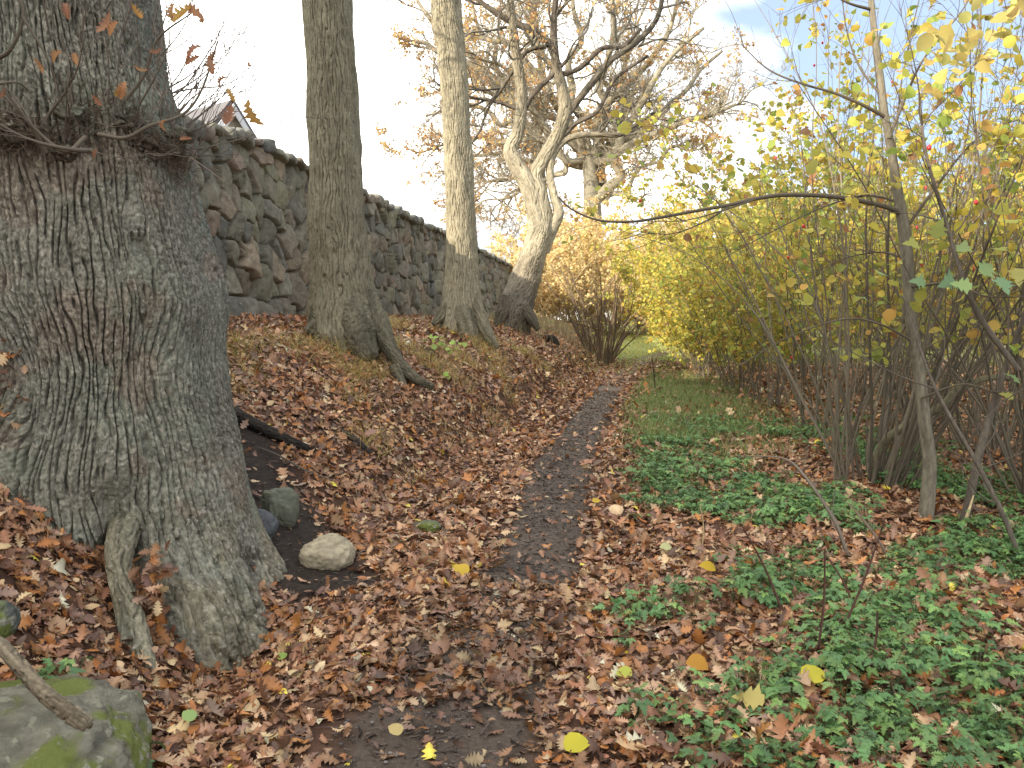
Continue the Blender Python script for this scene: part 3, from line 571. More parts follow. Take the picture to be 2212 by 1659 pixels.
# the twisted leaning tree
def twisted():
    Y = 21.0; root = empty('oak_tree', pt(1110, 700, Y), label='x', cat='tree')
    root['label'] = 'leaning twisted tree with pale sunlit limbs forking above a dark foot'
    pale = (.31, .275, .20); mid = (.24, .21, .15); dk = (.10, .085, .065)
    def lm(name, pts, wd, cols, sides=90, n=260, per=.085, Yv=None):
        mb = MB(); limb(mb, [pt(p[0], p[1], p[2] if len(p) > 2 else Y) for p in pts], [pwid(q/2*.88, Y) for q in wd], sides, n, per=per, depth=.04, asp=4, seed=pts[0][0]*.013, cols=cols, cvar=.2)
        mb.build(name, M_bark2, root)
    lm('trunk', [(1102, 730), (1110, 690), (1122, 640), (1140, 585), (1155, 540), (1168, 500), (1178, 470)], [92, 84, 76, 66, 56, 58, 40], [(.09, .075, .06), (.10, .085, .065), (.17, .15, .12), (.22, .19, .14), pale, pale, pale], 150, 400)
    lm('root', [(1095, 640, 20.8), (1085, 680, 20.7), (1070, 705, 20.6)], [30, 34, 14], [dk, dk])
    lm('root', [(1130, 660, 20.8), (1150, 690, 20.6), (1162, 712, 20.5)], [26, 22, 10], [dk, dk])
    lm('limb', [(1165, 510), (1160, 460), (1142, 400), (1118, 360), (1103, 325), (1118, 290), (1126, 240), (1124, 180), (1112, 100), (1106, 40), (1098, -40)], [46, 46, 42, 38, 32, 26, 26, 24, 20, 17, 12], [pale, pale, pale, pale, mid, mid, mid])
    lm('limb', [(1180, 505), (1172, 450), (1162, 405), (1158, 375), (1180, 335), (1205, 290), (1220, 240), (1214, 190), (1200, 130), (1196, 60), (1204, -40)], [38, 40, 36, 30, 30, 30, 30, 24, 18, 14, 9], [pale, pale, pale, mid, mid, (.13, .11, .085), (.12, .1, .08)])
    lm('limb', [(1176, 545), (1190, 500), (1207, 460), (1196, 420), (1188, 370), (1200, 325), (1235, 296), (1290, 290), (1338, 291), (1380, 265), (1425, 235)], [22, 28, 24, 18, 17, 15, 12, 10, 9, 7, 4], [pale, pale, pale, mid, (.13, .11, .085), (.11, .1, .08)], 24, 120)
    lm('limb', [(1215, 260), (1250, 215), (1290, 165), (1320, 130), (1370, 95), (1410, 55), (1428, 10), (1424, -40)], [17, 15, 14, 12, 11, 9, 7, 5], [(.14, .12, .09), (.10, .09, .07)], 20, 100)
    lm('limb', [(1218, 160), (1255, 145), (1300, 105), (1345, 100), (1385, 62)], [12, 10, 9, 8, 5], [(.12, .1, .08)]*2, 14, 60)
    lm('limb', [(1205, 140), (1180, 85), (1140, 62), (1100, 45), (1060, 20), (1020, -10)], [16, 14, 14, 12, 10, 7], [(.10, .085, .065)]*2, 20, 80)
    lm('limb', [(1180, 100), (1140, 110), (1110, 150), (1085, 190), (1060, 225), (1040, 270)], [9, 8, 7, 6, 4, 2], [(.11, .095, .07)]*2, 12, 60)
    lm('limb', [(1120, 260), (1150, 205), (1190, 165), (1225, 130)], [12, 12, 9, 6], [(.12, .1, .08)]*2, 14, 60)
    lm('limb', [(1118, 235), (1090, 225), (1050, 215), (1015, 212)], [8, 7, 5, 3], [(.12, .1, .08)]*2, 12, 50)
    lm('limb', [(1190, 330), (1240, 270), (1290, 240), (1330, 170), (1400, 120)], [10, 9, 8, 6, 4], [(.12, .1, .08)]*2, 12, 50)
    br, lf = MB(), MB(); S, D = [], []
    for (a, b, dx, dz) in ((1110, 60, -1, .6), (1200, 40, .3, 1), (1425, 20, .6, .5), (1380, 100, 1, .3), (1330, 100, .3, .8), (1260, 215, .9, .2), (1400, 255, 1, .1), (1040, 10, -1, .1), (1080, 190, -.8, -.5), (1050, 215, -1, -.2), (1150, 100, -.3, .9), (1300, 170, .5, .8), (1225, 130, .6, .7), (1120, 140, -.8, .4), (1196, 60, -.5, .8), (1350, 291, .8, -.1), (1045, 265, -.6, -.7), (1160, 60, -.3, -.6), (1290, 290, .5, .6)):
        for s in (-1, 1): S.append(pt(a, b, Y)); D.append([dx, s*rng.uniform(.2, .9), dz])
    crown(br, lf, S, D, rng.uniform(1.3, 2.8, len(S)), .035, 3, 500, OAKPAL, .08, (.14, .125, .10), .22, .02, 5, (5, 5, 4), .05, .8)
    br.build('branches', M_twig, root); lf.build('foliage', M_leaf, root)
twisted()

# the big far oaks
def far_oak(name, label, Y, trunk, wd, limbs, n2, leafn, seed, reach, pal=OAKPAL):
    global rng
    rng = np.random.default_rng(seed)
    base = pt(trunk[0][0], trunk[0][1], Y); root = empty(name, base, label=label, cat='tree', group='big spreading oaks beyond the end of the wall')
    mb = MB(); limb(mb, [base*np.array([1, 1, 0])+np.array([0, 0, .2])]+[pt(a, b, Y) for a, b in trunk], [pwid(q/2, Y) for q in [wd[0]*1.2]+list(wd)], 24, 90, (.22, .2, .15), per=.1, depth=.03, seed=seed); mb.build('trunk', M_bark2, root)
    lb = MB(); br, lf = MB(), MB(); allP = []; S = []; D = []; Ls = []
    for i, (pts, w0, dep) in enumerate(limbs):
        Q = np.array([pt(a, b, Y+dep*k/(len(pts)-1)) for k, (a, b) in enumerate(pts)]); kk = 9
        Qc = catmull(Q, kk); Qc[1:-1] += rng.normal(size=(kk-2, 3))*.25
        mb = MB(); limb(mb, Qc, [pwid(w0/2*1.12*(1-.75*(k/(kk-1))**.8), Y) for k in range(kk)], 9, 50, (.26, .235, .175), seed=i*1.7+seed, cvar=.2); mb.build('limb', M_bark2, root)
        allP.append(catmull(Qc, 12))
    allP = np.array(allP); S, D, t, i = spawn(allP, n2, .15, 1, .8, .1); D = D+np.array([0, 0, .15])
    tk = [pt(a, b, Y) for a, b in trunk]; S2 = [tk[q % (len(tk)-1)]*(1-f)+tk[q % (len(tk)-1)+1]*f for q, f in zip(range(14), rng.uniform(0, 1, 14))]
    crown(br, lf, S2, rng.normal(size=(14, 3))+[0, 0, .6], rng.uniform(2, 4.5, 14), .06, 3, 900, pal, .16, (.28, .25, .19), .2, .03, 5, (6, 5, 4), .05, .5, rmin=.01)
    crown(br, lf, S, D, reach*rng.uniform(.5, 1.1, len(S))*(1.1-.5*t), .08, 3, leafn, pal, .17, (.27, .24, .18), .2, .03, 5, (7, 6, 5), .05, .35, rmin=.011)
    br.build('branches', M_twig, root); lf.build('foliage', M_leaf, root)
far_oak('oak_tree', 'great spreading far oak, thick trunk under a wide crown of crooked limbs', 58, [(1278, 560), (1280, 470), (1278, 400), (1272, 345), (1268, 300)], [42, 38, 34, 28, 14],
        [([(1275, 350), (1240, 300), (1230, 200), (1250, 90), (1240, -60)], 26, -1), ([(1280, 345), (1300, 270), (1290, 180), (1320, 80), (1330, -60)], 24, 1), ([(1272, 345), (1330, 330), (1345, 270), (1380, 210), (1440, 130), (1520, 60)], 24, -2),
         ([(1300, 400), (1310, 350), (1360, 290), (1440, 240), (1500, 180), (1560, 110)], 22, 2), ([(1285, 430), (1330, 390), (1345, 330), (1420, 290), (1500, 250), (1590, 225)], 24, -3), ([(1290, 300), (1400, 300), (1470, 270), (1545, 240), (1610, 225)], 14, 3),
         ([(1270, 350), (1225, 330), (1180, 300), (1110, 310), (1030, 290)], 18, 1), ([(1260, 330), (1210, 260), (1130, 220), (1040, 200), (960, 190)], 20, -2), ([(1265, 320), (1200, 220), (1140, 130), (1060, 80), (960, 60)], 20, 3),
         ([(1250, 360), (1200, 380), (1130, 400), (1060, 430)], 12, 0), ([(1280, 300), (1340, 200), (1420, 120), (1470, 20), (1500, -80)], 18, 0), ([(1255, 250), (1180, 130), (1150, 30), (1120, -80)], 18, 4), ([(1300, 440), (1360, 400), (1430, 330), (1520, 320)], 12, -2),
         ([(1285, 350), (1350, 240), (1370, 120), (1400, 0)], 18, 5), ([(1260, 345), (1215, 345), (1160, 250), (1080, 150), (1000, 120)], 15, -4)], 12, 9000, 21, 6.2)
far_oak('oak_tree', 'second far oak left of and behind the great one, rusty leaves on drooping twigs', 66, [(1170, 560), (1172, 450), (1165, 380), (1160, 300), (1158, 250)], [30, 28, 26, 20, 8],
        [([(1160, 300), (1100, 200), (1050, 90), (1010, -60)], 18, 0), ([(1160, 310), (1090, 270), (1000, 240), (920, 250)], 16, 2), ([(1160, 300), (1060, 180), (960, 120), (870, 80)], 18, -2), ([(1165, 350), (1090, 340), (1010, 340), (950, 370)], 12, 3), ([(1165, 390), (1110, 420), (1060, 480)], 9, -2),
         ([(1160, 300), (1000, 120), (920, 20), (880, -70)], 16, 3), ([(1160, 300), (1180, 180), (1150, 60), (1170, -60)], 16, -3), ([(1165, 370), (1050, 390), (980, 440)], 9, 4), ([(1165, 330), (1060, 300), (970, 310), (910, 330)], 12, -4)], 11, 7000, 22, 6.0)
# ---------------------------------------------------------------- hazel clumps, thickets, shrubs
rng = np.random.default_rng(77)
HAZ = [(.45, .43, .09, 4), (.54, .43, .08, 4), (.29, .35, .08, 2.5), (.5, .31, .08, 1), (.33, .17, .07, .5)]
SUNNY = [(.62, .50, .09, 4), (.55, .52, .10, 3), (.62, .38, .09, 2), (.38, .42, .10, 1.5)]
def clump(name, X, Y, label, cat, nst, h, spread, nleaf, pal, lsize=.075, r0=.018, group=None, low=.25, stemcol=(.175, .15, .11), kids=(5, 4), bias=(0, 0), wig=.05, tmpl=None, berries=0, basew=.28, lo=.3, parts=('stems', 'foliage')):
    z = float(H(X, Y)); root = empty(name, (X, Y, z), label=label, cat=cat, group=group)
    br, lf = MB(), MB(); an = rng.uniform(0, 6.28, nst); rad = basew*np.sqrt(rng.uniform(0, 1, nst)); S = np.stack([X+rad*np.cos(an), Y+rad*np.sin(an), np.full(nst, z-.06)], 1)
    ln = np.tan(np.clip(rng.normal(spread, spread*.5, nst), .01, 1.0)); D = np.stack([np.cos(an)*ln+bias[0], np.sin(an)*ln+bias[1], np.ones(nst)], 1)
    L0 = h*rng.uniform(.55, 1.08, nst); P = grow(S, D, L0, 14, wig, .015, .02); rr = r0*rng.uniform(.45, 1.15, nst); tubes(br, P, rr, rr*.2, 6, stemcol, .42)
    S, D, t, i = spawn(P, kids[0], lo, .98, .55); L1 = L0[i]*.34*(1.2-t)*rng.uniform(.5, 1.3, len(i)); P1 = grow(S, D, L1, 8, wig*2, .05); tubes(br, P1, np.maximum(rr[i]*(1-t)*.6, .003), .0015, 4, stemcol)
    S, D, t, i = spawn(P1, kids[1], .15, 1, .7); P2 = grow(S, D, rng.uniform(.15, .55, len(i)), 5, wig*2.4, .03); tubes(br, P2, .0025, .001, 3, stemcol)
    br.build(parts[0], M_twig, root)
    if nleaf:
        T = P2; k = rng.integers(0, len(T), nleaf); j = rng.integers(1, 5, nleaf); pos = T[k, j]+rng.normal(size=(nleaf, 3))*.03
        keep = pos[:, 2] > z+low; pos = pos[keep]; n = len(pos)
        nv = nrm(rng.normal(size=(n, 3))*.75+np.array([-.15, -.35, .75])); M = rot_from(nv, rng.uniform(0, 6.28, n))
        scatter(lf, *(tmpl or HAZEL), pos, M, lsize*rng.uniform(.5, 1.25, n), rng.uniform(-.8, .3, n), rng.uniform(0, .6, n), pick(pal, n, .22)); lf.build(parts[1], M_leaf, root)
    if berries:
        iv, iq = ico(2)
        for a in rng.integers(0, len(P2), berries):
            v = iv*(1+.32*np.cos(iv[:, :1]*7)*np.cos(iv[:, 1:2]*7)*np.cos(iv[:, 2:]*7))*np.array([.014, .013, .017]); MB().add(v+P2[a, -1], None, iq, (.55, .02, .03)).build('berry_cluster', M_berry, root)
    return root
G1 = 'hazel clumps forming the hedge along the right of the path'
clump('hazel', 3.35, 7.35, 'nearest big hazel clump, many straight grey stems just behind the slim leaning sapling', 'shrub', 61, 5.4, 0.34, 1663, HAZ, 0.081, 0.0146, G1, 1.2, (.165, .14, .105), bias=(.10, .0), basew=.34, berries=14, kids=(5, 4), wig=.065)
clump('hazel', 4.55, 6.7, 'hazel clump cut by the right edge of the picture with crossing dark stems', 'shrub', 43, 5.0, 0.44, 1395, HAZ, 0.086, 0.0126, G1, .9, (.15, .128, .098), basew=.3, berries=6, wig=.065)
clump('hazel', 5.3, 8.9, 'hazel clump with grey stems behind and to the right of the nearest big one', 'shrub', 46, 5.2, 0.38, 1690, HAZ, 0.076, 0.0117, G1, 1.0, basew=.35, berries=10, wig=.065)
clump('hazel', 4.0, 10.3, 'hazel clump next after the nearest big one, thin stems carrying red berries', 'shrub', 23, 4.7, 0.28, 3300, HAZ, 0.071, 0.0118, G1, .7, berries=26, kids=(6, 4))
clump('guelder_rose', 4.3, 13.2, 'thin stemmed bush with berries between the grass strip and the hedge', 'shrub', 20, 4.4, 0.33, 4500, HAZ, 0.071, 0.0105, G1, .6, (.17, .14, .11), berries=20, kids=(6, 4), lo=.12)
clump('hazel', 6.0, 11.6, 'leafy hazel in the second row behind the berry bushes', 'shrub', 28, 5.0, 0.33, 2800, HAZ, 0.076, 0.0131, G1, .5)
clump('hazel', 7.6, 9.9, 'hazel far out at the right behind the front clumps', 'shrub', 26, 5.2, 0.35, 2380, HAZ, 0.081, 0.0131, G1, .5)
clump('hazel', 4.55, 15.8, 'hazel clump at the end of the grass strip, low leafy skirts over grey stems', 'shrub', 31, 4.3, 0.38, 5201, HAZ, 0.071, 0.0118, G1, .35, kids=(6, 5), lo=.12)
clump('hazel', 6.6, 14.8, 'yellowing hazel in the second row level with the grass strip', 'shrub', 31, 5.0, 0.35, 3641, HAZ, 0.076, 0.0131, G1, .4, lo=.12)
clump('hazel', 4.6, 18.6, 'dense yellow green hazel at the path bend, leaves down to the ground', 'shrub', 33, 4.3, 0.43, 10773, HAZ[:3]+SUNNY[:2], 0.071, 0.0118, G1, .15, kids=(7, 5), lo=.12)
clump('hazel', 6.8, 18.5, 'tall second row hazel behind the bend of the path', 'shrub', 31, 5.2, 0.38, 8208, HAZ[:3]+SUNNY[:2], 0.076, 0.0118, G1, .4, lo=.12)
clump('hazel', 5.0, 21.8, 'bright yellow hazel bulging over the end of the visible path', 'shrub', 33, 4.3, 0.45, 12312, SUNNY, 0.074, 0.0118, G1, .12, kids=(7, 5), lo=.12)
clump('hazel', 5.7, 25.2, 'sunlit yellow hazel at the corner of the meadow', 'shrub', 33, 4.6, 0.45, 12312, SUNNY, 0.081, 0.0118, G1, .1, kids=(7, 5), lo=.12)
clump('hazel', 8.0, 23.0, 'tall yellow hazel in the second row near the meadow corner', 'shrub', 31, 5.6, 0.38, 9234, SUNNY, 0.081, 0.0118, G1, .3, lo=.12)
clump('hazel', 6.9, 29.5, 'golden hazel beside the sunny meadow', 'shrub', 33, 4.8, 0.45, 11799, SUNNY, 0.095, 0.0118, G1, .1, kids=(7, 5), lo=.12)
clump('hazel', 9.4, 28.0, 'broad yellow hazel high behind the meadow corner', 'shrub', 31, 6.0, 0.38, 9234, SUNNY, 0.095, 0.0118, G1, .3, lo=.12)
clump('hazel', 8.9, 35.0, 'last golden hazel before the thicket at the end of the meadow', 'shrub', 33, 5.2, 0.45, 11286, SUNNY, 0.105, 0.0118, G1, .1, kids=(7, 5), lo=.12)
clump('hazel', 9.6, 14.2, 'back row hazel showing between stems at the right', 'shrub', 26, 5.2, 0.38, 3081, HAZ, 0.086, 0.0118, G1, .3, lo=.12)
clump('hazel', 11.5, 20.0, 'distant back row hazel at the right', 'shrub', 28, 5.6, 0.38, 6669, HAZ, 0.095, 0.0118, G1, .3, lo=.12)
clump('hazel', 8.2, 7.6, 'back row hazel at the far right edge', 'shrub', 28, 5.2, 0.40, 1127, HAZ, 0.086, 0.0097, G1, .4, wig=.065)
# bare brown shrub at the path bend
clump('bare_shrub', 2.62, 23.6, 'bare brown many stemmed shrub fanning up beside the bend of the path', 'shrub', 44, 3.3, .36, 300, SUNNY, .05, .034, None, .8, (.17, .125, .085), kids=(5, 4), wig=.06, basew=.35)
# thickets and trees that close the view
FAR = [(.70, .54, .22, 3), (.70, .60, .26, 3), (.64, .44, .2, 2), (.52, .50, .22, 1)]
FAR2 = [(.74, .58, .30, 3), (.76, .65, .34, 3), (.66, .46, .24, 1.5)]
G2 = 'autumn thicket closing the far end of the meadow'
for (px, Y, h, pal, lab) in ((1190, 46, 5.6, FAR2, 'low orange thicket just right of the leaning twisted tree'), (1235, 48, 8.0, FAR2, 'orange brown thicket in front of the great oak trunk'), (1292, 50, 8.6, FAR2, 'orange thicket against the right foot of the great oak'),
                             (1350, 54, 9.2, FAR, 'golden thicket behind the bare shrub'), (1385, 72, 10, FAR, 'pale golden thicket at the very end of the meadow'), (1430, 52, 8.6, FAR, 'golden thicket right of the end of the meadow'), (1490, 46, 8.4, FAR, 'golden thicket seen over the sunlit hedge'),
                             (1575, 44, 8.6, FAR, 'pale yellow thicket behind the middle of the hedge'), (1680, 40, 8.4, FAR, 'yellow thicket behind the berry bushes'), (1800, 36, 8.0, HAZ, 'yellow green thicket far behind the slim sapling'), (1960, 34, 8.0, HAZ, 'yellow green thicket far behind the right clumps'), (2140, 32, 8.0, HAZ, 'yellow green thicket far behind the right edge'), (1150, 62, 6.5, FAR2, 'distant orange bush beyond the wall end')):
    Xw = (px-CXP)/FP*Y
    clump('thicket', Xw, Y, lab, 'shrub', 50, h, .42, 11000, pal, .15, .03, G2, .1, (.42, .34, .22), kids=(9, 6), wig=.09, basew=1.6, tmpl=ROUND, lo=.08)
for (px, Y, h, lab) in ((1560, 80, 9, 'grey leafless tree on the skyline right of the great oak'), (1400, 90, 11, 'bare treetops behind the golden thicket'), (1300, 75, 10, 'rusty treetops behind the great oak trunk'), (1750, 75, 8, 'faint bare tree on the skyline over the hedge')):
    clump('bare_tree', (px-CXP)/FP*Y, Y, lab, 'tree', 14, h, .3, 2600 if px == 1300 else 300, FAR2, .2, .12, None, 1, (.2, .18, .15), kids=(12, 8), wig=.09, basew=1.5, lo=.2)

# the slim sapling in front, its long bowed branch and big leaves
def sapling():
    root = empty('sapling', pt(2000, 1120, 6.05), label='slim smooth sapling before the hedge, one long branch bowed out over the path', cat='tree')
    mb = MB(); gcol = (.185, .165, .125)
    limb(mb, [pt(*q) for q in ((1996, 1145, 6.05), (2003, 1080, 6.05), (2008, 1000, 6.05), (1996, 900, 6.05), (1985, 800, 6.05), (1970, 700, 6.0), (1962, 600, 6.0), (1954, 500, 6.0), (1940, 420, 6.0), (1926, 330, 5.95), (1912, 250, 5.9), (1900, 150, 5.9), (1888, 60, 5.9), (1878, -40, 5.9), (1860, -200, 5.9))],
         [pwid(q/2, 6) for q in (34, 30, 28, 27, 25, 24, 23, 24, 21, 18, 15, 13, 12, 11, 8)], 20, 240, gcol, seed=2.2, cvar=.15); mb.build('trunk', M_bark2, root)
    for k, (pts, w0) in enumerate(((((1948, 462, 6), (1915, 447, 5.95), (1850, 432, 5.9), (1780, 423, 5.85), (1700, 421, 5.8), (1640, 428, 5.8), (1570, 444, 5.8), (1500, 456, 5.8), (1420, 471, 5.8), (1360, 479, 5.8), (1290, 475, 5.8), (1235, 452, 5.8), (1205, 425, 5.8)), 12),
                        (((1640, 428, 5.8), (1560, 455, 5.75), (1480, 476, 5.7), (1400, 478, 5.7)), 4), (((1580, 442, 5.8), (1520, 480, 5.75), (1450, 505, 5.7), (1380, 500, 5.7)), 4), (((1946, 440, 6), (1900, 425, 6.1), (1850, 425, 6.2), (1760, 455, 6.3), (1640, 515, 6.4), (1560, 560, 6.5)), 6),
                        (((1916, 255, 5.9), (1860, 225, 5.8), (1800, 200, 5.75), (1730, 180, 5.7), (1660, 150, 5.7), (1600, 95, 5.7)), 8), (((1908, 210, 5.9), (1860, 150, 6.0), (1830, 70, 6.1), (1815, -40, 6.1)), 6), (((1960, 560, 6), (1900, 545, 6.1), (1820, 560, 6.2), (1740, 600, 6.3)), 5), (((1880, 20, 5.9), (1830, 5, 5.8), (1770, -30, 5.8)), 7),
                        (((1952, 500, 6), (2010, 420, 6.0), (2080, 330, 6.0), (2140, 280, 6.0), (2230, 250, 6.0)), 8), (((1920, 300, 5.9), (1960, 200, 6.0), (2000, 120, 6.0), (2080, 20, 6.0), (2120, -60, 6.0)), 7), (((1978, 740, 6), (1900, 700, 6.0), (1820, 690, 6.0), (1700, 730, 6.1), (1600, 790, 6.2)), 6),
                        (((1962, 620, 6), (2060, 612, 5.6), (2130, 640, 5.3), (2230, 640, 5.2)), 6), (((1640, 430, 5.8), (1642, 410, 5.8), (1641, 390, 5.8)), 3), (((1990, 860, 6.0), (2080, 830, 5.8), (2160, 850, 5.7), (2230, 840, 5.7)), 5))):
        mb = MB(); P = [pt(*q) for q in pts]; Q, _ = limb(mb, P, [pwid(w0/2*(1-.75*i/(len(P)-1)), 6) for i in range(len(P))], 8, 60, (.115, .095, .07), seed=k*2.1)
        if k not in (12,):
            S, D, t, i = spawn(catmull(Q, 12)[None], 7 if k else 5, .25, 1, .6); P2 = grow(S, D, rng.uniform(.12, .45, len(i)), 6, .08, .02); tubes(mb, P2, .0028, .001, 4, (.12, .095, .07))
        mb.build('branch', M_twig, root)
    lf = MB(); sp = [(2020, 515, 5.6, .15), (1985, 530, 5.55, .13), (2075, 545, 5.5, .14), (2050, 520, 5.6, .12), (2120, 590, 5.3, .16), (2060, 600, 5.4, .15), (2160, 600, 5.2, .15), (2200, 580, 5.2, .14), (1900, 590, 5.8, .12), (2100, 620, 5.3, .14), (2000, 610, 5.6, .12), (1850, 640, 5.9, .10), (2150, 540, 5.3, .12), (2190, 860, 5.6, .10), (2205, 825, 5.5, .12), (2140, 370, 5.6, .1), (2200, 480, 5.5, .12), (1930, 570, 5.7, .12)]
    pos = np.array([pt(a, b, c) for a, b, c, _ in sp]); n = len(pos); M = rot_from(nrm(rng.normal(size=(n, 3))*.35+np.array([0, -.55, .8])), rng.uniform(0, 6.28, n))
    scatter(lf, *MAPLE, pos, M, np.array([q[3] for q in sp]), rng.uniform(-.5, .2, n), rng.uniform(-.1, .4, n), pick([(.30, .42, .18, 3), (.42, .42, .12, 2), (.24, .38, .2, 2)], n)); lf.build('foliage', M_leaf, root)
    # thick golden leaves in the corner above
    lf = MB(); n = 60; a = rng.uniform(0, 1, n); pos = np.array([pt(2000+230*u, 150-120*u+rng.uniform(-80, 70), rng.uniform(4.6, 6)) for u in a]); M = rot_from(nrm(rng.normal(size=(n, 3))*.6+np.array([0, -.7, .5])), rng.uniform(0, 6.28, n))
    scatter(lf, *HAZEL, pos, M, rng.uniform(.06, .12, n), rng.uniform(-.8, .2, n), rng.uniform(0, .5, n), pick([(.52, .40, .13, 3), (.48, .42, .14, 2)], n)); lf.build('foliage', M_leaf, root)
sapling()
def young_tree(pts, ws, label, col=(.12, .10, .08), Y=6, twigs=8, name='young_tree', cat='tree', group=None):
    root = empty(name, pt(*pts[0]), label=label, cat=cat, group=group); mb = MB(); P = [pt(*q) for q in pts]
    Q, _ = limb(mb, P, [pwid(q/2, Y) for q in ws], 12, 100, col, seed=pts[0][0]*.01, cvar=.2); mb.build('stem', M_bark2, root)
    if twigs:
        mb = MB(); S, D, t, i = spawn(catmull(Q, 14)[None], twigs, .2, 1, .8); P1 = grow(S, D, rng.uniform(.3, 1.1, len(i)), 9, .10, .02); tubes(mb, P1, .006, .0015, 5, col); S, D, t, i = spawn(P1, 4, .2, 1, .8); P2 = grow(S, D, rng.uniform(.1, .4, len(i)), 5, .12, .02); tubes(mb, P2, .0025, .001, 4, col); mb.build('twigs', M_twig, root)
    return root
young_tree([(2075, 1165, 5.8), (2098, 1060, 5.8), (2120, 960, 5.8), (2150, 860, 5.8), (2185, 760, 5.8), (2230, 640, 5.8), (2300, 450, 5.8)], [20, 18, 17, 14, 13, 11, 8], 'dark slanting young trunk near the right edge above the pale split wood')
young_tree([(2225, 1270, 4.9), (2170, 1120, 5.0), (2110, 1000, 5.1), (2030, 860, 5.2), (1990, 760, 5.3), (1950, 640, 5.4)], [9, 9, 8, 7, 5, 3], 'thin dark shoot arching up leftward from the right edge, in front of the sapling', twigs=6)
young_tree([(2200, 800, 5.4), (2120, 690, 5.5), (2080, 600, 5.5), (2040, 470, 5.6), (2000, 330, 5.6), (1985, 200, 5.6)], [11, 11, 10, 8, 6, 4], 'dark whippy stem crossing the yellow leaves right of the sapling', twigs=8)
young_tree([(1880, 1010, 7.2), (1915, 950, 7.1), (1970, 912, 7.0), (2030, 880, 6.9), (2075, 838, 6.9), (2150, 815, 6.9), (2240, 830, 6.9)], [16, 19, 18, 17, 15, 12, 9], 'thick lichened limb sprawling low to the right out of the nearest hazel clump', (.17, .155, .10), 7, 8, 'fallen_limb', 'branch')
young_tree([(2078, 1166, 5.72), (2088, 1120, 5.72), (2103, 1070, 5.75)], [9, 8, 3], 'strip of pale split wood leaning on the dark young trunk', (.50, .38, .22), 5.8, 0, 'split_wood', 'wood')

# ---------------------------------------------------------------- stones, fallen wood
iv4, iq4 = ico(5)
def rock(P, rad, label, col, m, seed, rot=0, sq=.75, name='stone'):
    v = np.sign(iv4)*abs(iv4)**sq; v = nrm(v)*np.linalg.norm(v, axis=1, keepdims=True)**.6
    v = v*(1+.16*fbm(iv4[:, 0]*1.1+seed, iv4[:, 1]*1.1, iv4[:, 2]*1.1, 3)[:, None]+.035*fbm(iv4[:, 0]*6, iv4[:, 1]*6+seed, iv4[:, 2]*6, 4)[:, None])*np.array(rad)
    c, s = math.cos(rot), math.sin(rot); v = np.stack([v[:, 0]*c-v[:, 1]*s, v[:, 0]*s+v[:, 1]*c, v[:, 2]], -1)
    cl = np.array(col)*(1+.25*fbm(iv4[:, 0]*3, iv4[:, 1]*3, iv4[:, 2]*3+seed, 3)[:, None])
    root = empty(name, P); o = MB().add(v+np.array(P), None, iq4, cl).build(name, m, root); bpy.data.objects.remove(root); o.location = P; return tag(o, label, name.replace('_', ' '))
rock((-1.70, 2.42, .03), (.49, .36, .35), 'large mossy green boulder in the bottom left corner', (.15, .14, .105), M_moss, 3.3, .25, .62, 'boulder')
rock((-1.83, 2.75, .50), (.07, .09, .07), 'small dark stone at the left edge above the mossy boulder', (.10, .105, .09), M_moss, 9.1)
_z = lambda x, y: float(H(x, y))
rock((-1.17, 4.98, _z(-1.17, 4.98)+.055), (.165, .13, .125), 'smooth pale buff stone half buried in the bare soil right of the huge trunk', (.34, .29, .20), M_rock, 5.2, .3, .9)
rock((-1.60, 5.45, _z(-1.6, 5.45)+.08), (.125, .12, .15), 'angular dark green grey stone on the bare soil beside the huge trunk', (.12, .125, .09), M_rock, 1.2, .7, .7)
rock((-1.62, 5.05, _z(-1.62, 5.05)+.04), (.11, .1, .10), 'rounded slate grey stone tucked against the foot of the huge trunk', (.085, .09, .095), M_rock, 7.7, .2, .85)
rock((-.62, 5.75, _z(-.62, 5.75)+.02), (.10, .08, .05), 'flat mossy stone showing through the leaves on the lower bank', (.13, .14, .09), M_moss, 2.7, .2, .85)
def stick(name, pts, rs, label, col, bark=.0, cat='branch', side=0, m=None, onground=None):
    P = [pt(*q) for q in pts]
    if onground is not None:
        for i, q in enumerate(P): q[2] = _z(q[0], q[1])+onground[min(i, len(onground)-1)]
    mb = MB(); Q, _ = limb(mb, P, rs, 40, 300, col, per=bark*1.4, depth=.014, seed=pts[0][0]*.02, cvar=.4)
    if side: S, D, t, i = spawn(catmull(Q, 12)[None], side, .1, 1, .8); P1 = grow(S, D, rng.uniform(.08, .3, len(i)), 5, .1, .03); tubes(mb, P1, .003, .001, 4, col)
    root = empty('x', P[0]); o = mb.build(name, m or M_bark2, root); bpy.data.objects.remove(root); o.location = P[0]; return tag(o, label, cat)
def gp(px, py):
    """ground point under a spot of the photo"""
    a = 1.0
    for Y in np.arange(1.8, 60, .01):
        P = pt(px, py, Y)
        if P[2] <= _z(P[0], P[1]): return Y
    return 60
stick('fallen_stick', [(-40, 1350, 2.62), (30, 1425, 2.45), (90, 1492, 2.32), (150, 1540, 2.22), (188, 1565, 2.17)], [.015, .018, .017, .020, .014], 'weathered broken stick lying across the mossy boulder', (.16, .13, .09), .02)
Yl = gp(560, 935)
stick('fallen_branch', [(505, 920, Yl+.05), (545, 930, Yl), (600, 938, Yl), (650, 946, Yl+.03), (690, 940, Yl+.1)], [.045, .05, .042, .03, .015], 'black rotten branch lying in the leaves right of the huge trunk', (.035, .03, .025), .03, onground=(.06, .055, .05, .045, .02))
Yl = gp(770, 960)
